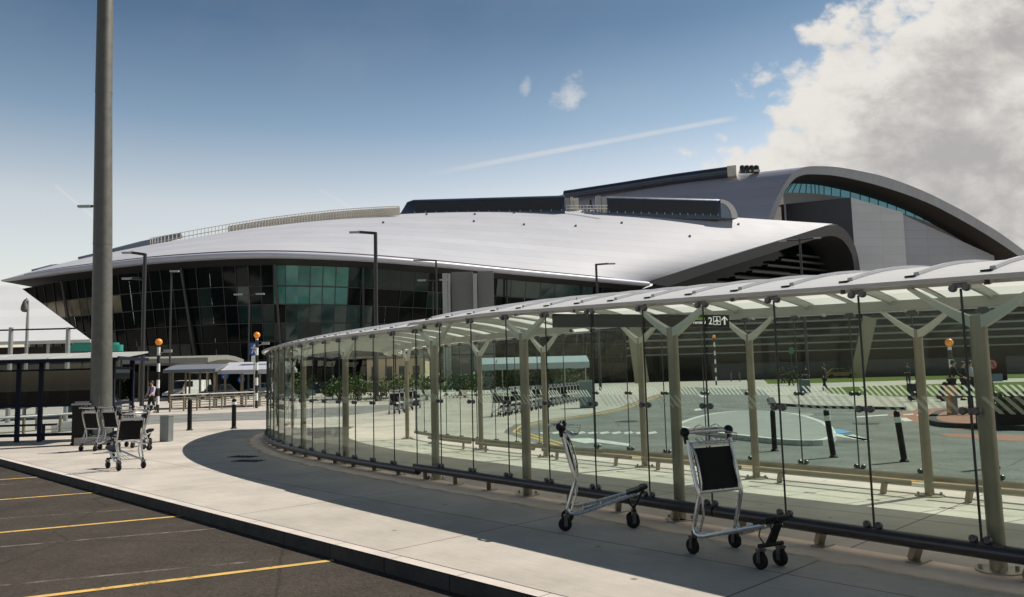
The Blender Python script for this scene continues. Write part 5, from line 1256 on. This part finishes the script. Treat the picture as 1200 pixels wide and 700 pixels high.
b.build('barrier_leg', M['mullion'], t, smooth=False)
# ventilation / utility cabinets
p = gp(688.5, 478.5); t = thing('utility_cabinet', 'grey-green street cabinet at the end of the long trolley row', 'cabinet', (p.x, p.y, 0)); b = MB(); b.box((0, .3, .62), (.62, .55, 1.2)); b.build('cabinet_body', plain((.16, .22, .22)), t, smooth=False); b = MB(); b.box((0, .3, 1.25), (.7, .62, .06)); b.build('cabinet_lid', M['grey_steel'], t, smooth=False)

# ------------------------------------------------------------------ planting
def shrub(px, py, w, h, label, m='leaf', n=420, cat='shrub', trunk=0.0, group='shrubs beyond the road'):
    p = gp(px, py); t = thing('shrub' if not trunk else 'small_tree', label, cat, (p.x, p.y, 0), 0, group); rnd = random.Random(px * 13 + py)
    lobes = [(rnd.uniform(-.32, .32) * w, rnd.uniform(-.25, .25) * w, trunk + h * rnd.uniform(.25, .72), rnd.uniform(.22, .38)) for _ in range(9)]
    b = MB(); s = .085 * (w + h) / 2 + .03
    for _ in range(n):
        cx, cy, cz, r = rnd.choice(lobes); v = Vector((rnd.gauss(0, 1), rnd.gauss(0, 1), rnd.gauss(0, 1))).normalized() * (r * rnd.uniform(.45, 1.1))
        c = Vector((cx + v.x * w, cy + v.y * w, max(.05, cz + v.z * h))); a = Vector((rnd.gauss(0, 1), rnd.gauss(0, 1), rnd.gauss(0, 1))).normalized(); e = a.orthogonal().normalized(); f = a.cross(e); q = s * rnd.uniform(.6, 1.3)
        b.add([c - e * q * .5, c + f * q * .28, c + e * q * .5, c - f * q * .28], [(0, 1, 2, 3)])
    b.build('crown' if trunk else 'foliage', M[m], t, smooth=False)
    b = MB(); zt = trunk + h * .5
    b.tube([(0, 0, 0), (.02 * w, 0, zt * .5), (0, .02, zt)], [.035 * w + .02, .028 * w + .015, .012 * w], 7)
    for k in range(5): a = k * 1.25; b.tube([(0, 0, trunk + h * .1), (math.cos(a) * w * .2, math.sin(a) * w * .2, trunk + h * .42), (math.cos(a) * w * .33, math.sin(a) * w * .33, trunk + h * .66)], [.018 * w + .01, .012 * w, .006 * w], 5)
    b.build('trunk' if trunk else 'stems', M['bark'], t)
LS = ['bushy green shrub left of the beige building', 'wide green shrub below the beige building', 'pale green shrub in front of the dark tree', 'low green shrub beside the small tree', 'round green shrub by the short trolley row', 'green shrub just right of the short trolley row', 'leafy green shrub behind the coach stop canopy', 'dark green shrub beneath the coach stop canopy', 'green shrub at the right end of the coach stop', 'small green shrub by the silver car']
for (px, py, w, h), lab in zip(((398, 471, 2.6, 2.0), (420, 470, 2.8, 2.2), (446, 470, 2.6, 1.9), (468, 469, 2.4, 2.1), (500, 469, 3.0, 2.2), (545, 466, 3.2, 2.4), (592, 462, 4.2, 3.0), (640, 460, 4.0, 2.8), (676, 457, 3.2, 2.2), (352, 472, 2.4, 2.2)), LS): shrub(px, py, w, h, lab)
shrub(432, 457, 3.6, 2.9, 'dark small tree standing before the beige building', 'leaf_dark', 700, 'tree', 1.3, 'small trees beyond the walkway')
shrub(478, 455, 3.0, 2.4, 'smaller dark tree right of the beige building', 'leaf_dark', 600, 'tree', 1.6, 'small trees beyond the walkway')
shrub(925, 452, 2.2, 2.0, 'brownish dark shrub beside the green sign', 'leaf_dark', 320, 'shrub', 0.0)
# clipped hedge in a black planter near the right edge
A, B = gp(1172, 504.5), gp(1330, 507); t = thing('hedge_planter', 'black planter with a clipped yellow-green hedge behind the right-hand posts', 'planter', (A.x, A.y, .12)); w = (B - A).length; rnd = random.Random(5)
b = MB(); b.box((w / 2, .5, .16), (w, .9, .32)); b.build('trough', M['black'], t, smooth=False)
b = MB()
for _ in range(3200):
    c = Vector((rnd.uniform(.0, w), rnd.uniform(.06, .94), rnd.uniform(.3, .72))); 
    if rnd.random() < .55: c.y = .06 + rnd.uniform(-.03, .03)
    elif rnd.random() < .5: c.z = .72 + rnd.uniform(-.03, .03)
    a = Vector((rnd.gauss(0, 1), rnd.gauss(0, 1), rnd.gauss(0, 1))).normalized(); e = a.orthogonal().normalized(); f = a.cross(e); q = .05 * rnd.uniform(.7, 1.4); b.add([c - e * q, c + f * q * .6, c + e * q, c - f * q * .6], [(0, 1, 2, 3)])
b.build('hedge_leaves', mat('hedge_leaf', (.09, .11, .02), .6, col2=(.17, .16, .04), vscale=3), t, smooth=False)

# ------------------------------------------------------------------ vehicles
def car(px, py, rz, label, m, kind='car', L_=4.2, W_=1.75, Hh=1.45, name='parked_car'):
    p = gp(px, py); t = thing(name, label, kind, (p.x, p.y, 0), rz, 'vehicles at the terminal'); van = kind == 'van'
    lo = [(-.50, .38), (-.49, .62), (-.30, .80 if not van else .95), (-.22, .84 if not van else 1.0), (.40, .86 if not van else 1.02), (.49, .78 if not van else 1.0), (.50, .38)]
    up = [(-.24, .84), (-.10, Hh), (.24, Hh), (.42, .86)] if not van else [(-.30, .98), (-.20, Hh - .03), (-.10, Hh), (.46, Hh), (.49, 1.0)]
    b = MB()
    for prof, hw0, hw1 in ((lo, W_ / 2, W_ / 2), (up, W_ / 2 - .05, W_ / 2 - .22 if not van else W_ / 2 - .12)):
        zmin, zmax = min(z for _, z in prof), max(z for _, z in prof); rows = []
        for sx in (-1, 1): rows.append([(x * L_, sx * (hw0 + (hw1 - hw0) * (z - zmin) / (zmax - zmin)), z) for x, z in prof])
        b.grid(rows); n0 = len(prof); o0 = len(b.v) - 2 * n0
        b.f.append(tuple(o0 + j for j in range(n0))); b.m.append(0); b.f.append(tuple(o0 + n0 + j for j in range(n0))[::-1]); b.m.append(0); b.f.append((o0, o0 + n0, o0 + 2 * n0 - 1, o0 + n0 - 1)); b.m.append(0)
    b.build('body', m, t, angle=30)
    zc = Hh - .09; zs = .90 if not van else 1.06
    def quad(nm, q, mm):
        bb_ = MB(); bb_.add(q, [(0, 1, 2, 3)]); bb_.build(nm, mm, t, smooth=False)
    y0, y1 = W_ / 2 - .075, W_ / 2 - (.19 if not van else .10)
    for sx in (-1, 1):
        for xa, xb, xc, xd in (((-.205, -.095, .07, .08), (.095, .085, .235, .36)) if not van else ((-.255, -.185, -.02, -.02),)): quad('window', [(xa * L_, sx * (y0 + .012), zs), (xb * L_, sx * (y1 + .012), zc), (xc * L_, sx * (y1 + .012), zc), (xd * L_, sx * (y0 + .012), zs)], M['car_glass'])
    xs0, xs1 = ((-.236, -.112) if not van else (-.296, -.205)); quad('windscreen', [(xs0 * L_ - .02, -y0 + .03, zs), (xs1 * L_ - .02, -y1 + .05, zc), (xs1 * L_ - .02, y1 - .05, zc), (xs0 * L_ - .02, y0 - .03, zs)], M['car_glass'])
    for sx in (-1, 1):
        quad('headlight', [(-.497 * L_ - .012, sx * .82 * W_ / 2, .56), (-.497 * L_ - .012, sx * .5 * W_ / 2, .56), (-.485 * L_ - .012, sx * .5 * W_ / 2, .70), (-.485 * L_ - .012, sx * .82 * W_ / 2, .70)], M['lamp_lens'])
    quad('number_plate', [(-.505 * L_, -.26, .42), (-.505 * L_, .26, .42), (-.503 * L_, .26, .53), (-.503 * L_, -.26, .53)], M['sign_white'])
    for x in (-.31, .30):
        for sx in (-1, 1):
            b = MB(); b.lathe([(.20, -.1), (.31, -.1), (.33, -.05), (.33, .06), (.31, .1), (.20, .1)], 16, (x * L_, sx * (W_ / 2 - .08), .33), axis=(0, 1, 0)); b.build('wheel', M['rubber'], t)
    return t
car(220, 467, R(62), 'white van facing the camera behind the glazed shelter', M['white_car'], 'van', 4.9, 1.95, 1.95, 'parked_van')
car(255, 468, R(75), 'dark car with pale roof behind the railing', plain((.02, .02, .022), .25), 'car')
car(150, 466, R(80), 'white car partly hidden behind the left crossing beacon', M['white_car'], 'car')
car(247, 462, R(75), 'pale silver car behind the white van', plain((.5, .5, .5), .3, .3), 'car')
car(308, 463, R(10), 'silver car showing between the right beacon and the walkway', plain((.35, .38, .4), .3, .3), 'car')
car(709, 447, R(60), 'white car with bright windscreen near the dark panels', M['white_car'], 'car')
car(985, 443.5, R(165), 'golden yellow car parked before the dark facade', plain((.28, .16, .025), .35), 'car')
car(338, 470, R(12), 'pale blue car on the road seen through the walkway end', plain((.30, .38, .45), .3, .3), 'car')
car(370, 466, R(10), 'black car behind the leftmost shrubs', plain((.012, .012, .014), .25), 'car')
car(532, 459, R(15), 'dark green car behind the shrubs', plain((.02, .06, .05), .25), 'car')
def coach(px, py, rz, label, m, roof=None, L_=11.5, W_=2.5, Hh=3.3, wt=2.55):
    p = gp(px, py); t = thing('coach', label, 'coach', (p.x, p.y, 0), rz, 'coaches at the stops')
    def hull(z0, z1, inx, r, mm, nm):
        b = MB(); hw, hl = W_ / 2 - inx, L_ / 2 - inx; ring = []
        for sx, sy in ((1, 1), (-1, 1), (-1, -1), (1, -1)):
            for k in range(4):
                a = math.atan2(sy, sx) - math.pi / 4 + k * math.pi / 6; ring.append((sx * (hl - r) + math.cos(a) * r, sy * (hw - r) + math.sin(a) * r))
        rows = [[(x, y, z) for x, y in ring] for z in (z0, z1)]; b.grid(rows, closed_u=True); n0 = len(ring); o0 = len(b.v) - n0; b.f.append(tuple(o0 + j for j in range(n0))); b.m.append(0); b.f.append(tuple(o0 - n0 + j for j in range(n0))[::-1]); b.m.append(0); return b.build(nm, mm, t, angle=40)
    hull(.32, 1.55, 0, .25, m, 'body'); hull(1.55, wt, .035, .25, M['car_glass'], 'window_band'); hull(wt, Hh - .12, 0, .25, roof or m, 'roof'); hull(Hh - .12, Hh, .18, .3, roof or m, 'roof_pod')
    for x in (-.30, .24, .32):
        for sx in (-1, 1): b = MB(); b.lathe([(.25, -.14), (.46, -.14), (.5, -.08), (.5, .08), (.46, .14), (.25, .14)], 18, (x * L_, sx * (W_ / 2 - .12), .5), axis=(0, 1, 0)); b.build('wheel', M['rubber'], t)
    for sx in (-1, 1): b = MB(); b.box((-L_ / 2 - .012, sx * .8, .75), (.03, .4, .2)); b.build('headlight', M['lamp_lens'], t, smooth=False)
    for k in range(6):
        for sx in (-1, 1): b = MB(); b.box((-L_ / 2 + 1.6 + k * 1.65, sx * (W_ / 2 - .02), 2.05), (.08, .05, 1.0)); b.build('window_pillar', M['black'], t, smooth=False)
coach(111, 486, R(118), 'dark coach with a teal roof edge rising behind the blue bus shelter', plain((.012, .03, .03), .35), M['teal_paint'], 9.5, Hh=3.8, wt=3.35)
coach(610, 452, R(8), 'green and pale blue coach standing beyond the long trolley row', plain((.02, .16, .13), .35), plain((.42, .52, .56), .4))
coach(664, 448, R(25), 'second coach in dark green right of the pale roofed coach', plain((.015, .10, .09), .35), plain((.06, .25, .22), .4), 9.0)

# ------------------------------------------------------------------ people
def skinned(name, joints, edges, m, parent, sub=2):
    me = bpy.data.meshes.new(name); me.from_pydata([j[:3] for j in joints], edges, []); me.materials.append(m)
    o = bpy.data.objects.new(name, me); COL.objects.link(o)
    sk = me.attributes  # radii are stored per vertex in the skin layer
    bm = bmesh.new(); bm.from_mesh(me); lay = bm.verts.layers.skin.verify(); bm.verts.ensure_lookup_table()
    for i, j in enumerate(joints):
        r = j[3]; bm.verts[i][lay].radius = (r if not isinstance(r, tuple) else r[0], r if not isinstance(r, tuple) else r[1]); bm.verts[i][lay].use_root = (i == 0)
    bm.to_mesh(me); bm.free()
    o.modifiers.new('skin', 'SKIN').use_smooth_shade = True; s = o.modifiers.new('smooth', 'SUBSURF'); s.levels = sub; s.render_levels = sub
    if parent: o.parent = parent
    return o
def person(px, py, h, rz, label, top, legs, stride=.22, arm=(.15, -.15), reach=0.0, lean=0.0, coat=False, shoe=(.02, .02, .02), tie=None):
    p = gp(px, py); t = thing('person', label, 'person', (p.x, p.y, 0), rz, 'people on foot'); s = h / 1.75; t.scale = (s, s, s)
    st = stride; ly = lean
    hip = (0, 0, .94); neck = (0, -ly * .9, 1.46)
    J = [(*hip, (.15, .11)), (0, -ly * .4, 1.12, (.13, .10)), (0, -ly * .75, 1.32, (.16, .11)), (0, -ly * .9, 1.45, (.075, .07)), (0, -ly - .02, 1.53, .055), (0, -ly - .035, 1.60, (.075, .09)), (0, -ly - .03, 1.68, (.078, .095)), (0, -ly - .015, 1.735, (.055, .065))]
    E_ = [(i, i + 1) for i in range(7)]
    limbs = []
    for sx, sg in ((-1, 1), (1, -1)):
        b0 = len(J); fy = -st * sg; J += [(sx * .09, 0, .88, .095), (sx * .095, fy * .45 - .03, .49, .062), (sx * .095, fy + (.05 if sg < 0 else 0), .09 + (.03 if sg < 0 else 0), .042), (sx * .10, fy - .15 + (.05 if sg < 0 else 0), .045, .038)]
        E_ += [(0, b0), (b0, b0 + 1), (b0 + 1, b0 + 2), (b0 + 2, b0 + 3)]; limbs.append(b0)
    arms = []
    for sx, av in ((-1, arm[0]), (1, arm[1])):
        b0 = len(J); ry = -reach; J += [(sx * .19, -ly * .85, 1.40, .058), (sx * .235, -ly * .6 - av * .3 - .01 + ry * .25, 1.14, .045), (sx * .225, -ly * .5 - av - .04 + ry, .92 + abs(av) * .2 + reach * .45, .034), (sx * .215, -ly * .5 - av * 1.2 - .08 + ry * 1.15, .83 + abs(av) * .3 + reach * .55, .036)]
        E_ += [(2, b0), (b0, b0 + 1), (b0 + 1, b0 + 2), (b0 + 2, b0 + 3)]; arms.append(b0)
    skinned('body', J, E_, M['skin'], t)
    g = .016
    Jt = [(0, 0, .93, (.165 + g, .125 + g)), (0, -ly * .4, 1.12, (.15, .12)), (0, -ly * .75, 1.32, (.175, .125)), (0, -ly * .9, 1.445, (.085, .08))]; Et = [(0, 1), (1, 2), (2, 3)]
    for b0 in arms: o0 = len(Jt); Jt += [(*J[b0][:3], .072), (*J[b0 + 1][:3], .058), (*[lerp(J[b0 + 1][k], J[b0 + 2][k], .85) for k in range(3)], .045)]; Et += [(2, o0), (o0, o0 + 1), (o0 + 1, o0 + 2)]
    if coat: Jt.append((0, .02, .62, (.19, .15))); Et.append((0, len(Jt) - 1))
    skinned('coat' if coat else 'shirt', Jt, Et, plain(top, .8), t)
    Jl = [(0, 0, .95, (.16, .12))]; El = []
    for b0 in limbs: o0 = len(Jl); Jl += [(*J[b0][:3], .11), (*J[b0 + 1][:3], .078), (J[b0 + 2][0], J[b0 + 2][1], J[b0 + 2][2] + .02, .06)]; El += [(0, o0), (o0, o0 + 1), (o0 + 1, o0 + 2)]
    skinned('trousers', Jl, El, plain(legs, .85), t)
    for b0 in limbs:
        b = MB(); x, y, z, _ = J[b0 + 2]; b.tube([(x, y + .05, z - .035), (x, y - .06, z - .045), (x * 1.04, y - .19, z - .055)], [.045, .048, .032], 8); b.build('shoe', plain(shoe, .4), t)
    b = MB(); b.ball((0, -ly - .005, 1.685), .105, 12, 8, sc=(.88, 1.0, .95)); b.ball((0, -ly + .035, 1.63), .085, 10, 7, sc=(.95, .9, 1.0)); b.build('hair', M['hair'], t)
    b = MB(); b.ball((0, -ly - .128, 1.605), .017, 8, 6, sc=(.8, 1.2, 1.3)); b.build('nose', M['skin'], t)
    if tie: b = MB(); b.prism([(-.022, -ly * .9 - .10, 1.42), (.022, -ly * .9 - .10, 1.42), (.035, -.148, 1.10), (0, -.15, 1.05), (-.035, -.148, 1.10)], (0, -.012, 0)); b.build('tie', plain(tie), t, smooth=False)
    return t
person(177.5, 484.5, 1.78, R(-28), 'man in a pale lilac shirt, dark tie and black trousers walking by the beacon', (.52, .46, .62), (.015, .015, .02), .17, (.05, .12), .10, tie=(.02, .02, .06))
person(918, 449.5, 1.72, R(140), 'person in dark clothes standing by the green sign post', (.03, .025, .03), (.02, .02, .025), .06)
person(945, 452.5, 1.75, R(120), 'person in a dark jacket walking past the lamp column with a grey suitcase', (.025, .025, .03), (.02, .02, .03), .25)
person(967, 458.5, 1.8, R(-150), 'person in black with a white bag crossing toward the terminal', (.015, .015, .018), (.015, .015, .02), .22, coat=True)
person(1064.5, 450, 1.76, R(160), 'person in a dark green jacket standing left of the inner post', (.015, .05, .045), (.02, .02, .03), .07)
person(1074.5, 449.5, 1.74, R(-150), 'person in a blue jacket standing close to the inner post', (.03, .10, .16), (.02, .03, .05), .07)
person(1117, 469.5, 1.78, R(78), 'person in black leaning into a walk and pulling a dark red bag', (.012, .012, .013), (.012, .012, .014), .32, (.35, .1), .0, .10)
person(1131, 466, 1.7, R(70), 'person in black half hidden behind the glass joint', (.015, .015, .018), (.02, .02, .022), .2)
person(1139.5, 465, 1.74, R(70), 'person in a white and blue top beside the thick right-hand post', (.45, .52, .62), (.02, .02, .03), .2)
def suitcase(px, py, w, h, rz, label, c, tilt=0.0):
    p = gp(px, py); t = thing('suitcase', label, 'suitcase', (p.x, p.y, 0), rz); t.rotation_euler = (0, tilt, rz)
    b = MB(); b.box((0, 0, h / 2 + .05), (w, w * .5, h)); o = b.build('suitcase_shell', plain(c, .6), t); m_ = o.modifiers.new('rounded', 'BEVEL'); m_.width = .04; m_.segments = 2
    b = MB(); b.tube([(-w * .3, 0, h), (-w * .3, 0, h + .35), (w * .3, 0, h + .35), (w * .3, 0, h)], .012, 6); b.build('pull_handle', M['fitting'], t)
    for sx in (-1, 1): b = MB(); b.lathe([(.04, -.02), (.04, .02)], 10, (sx * w * .4, 0, .04), axis=(1, 0, 0)); b.build('wheel', M['rubber'], t)
suitcase(943.5, 462, .62, .85, R(10), 'grey wheeled suitcase on the road edge in front of the walkers', (.10, .13, .14))
suitcase(1102, 470, .42, .8, R(0), 'dark red suitcase tilted behind the person in black', (.09, .012, .02), .5)
suitcase(1073, 470.5, .6, .75, R(10), 'black suitcase standing just left of the inner post', (.01, .01, .012))
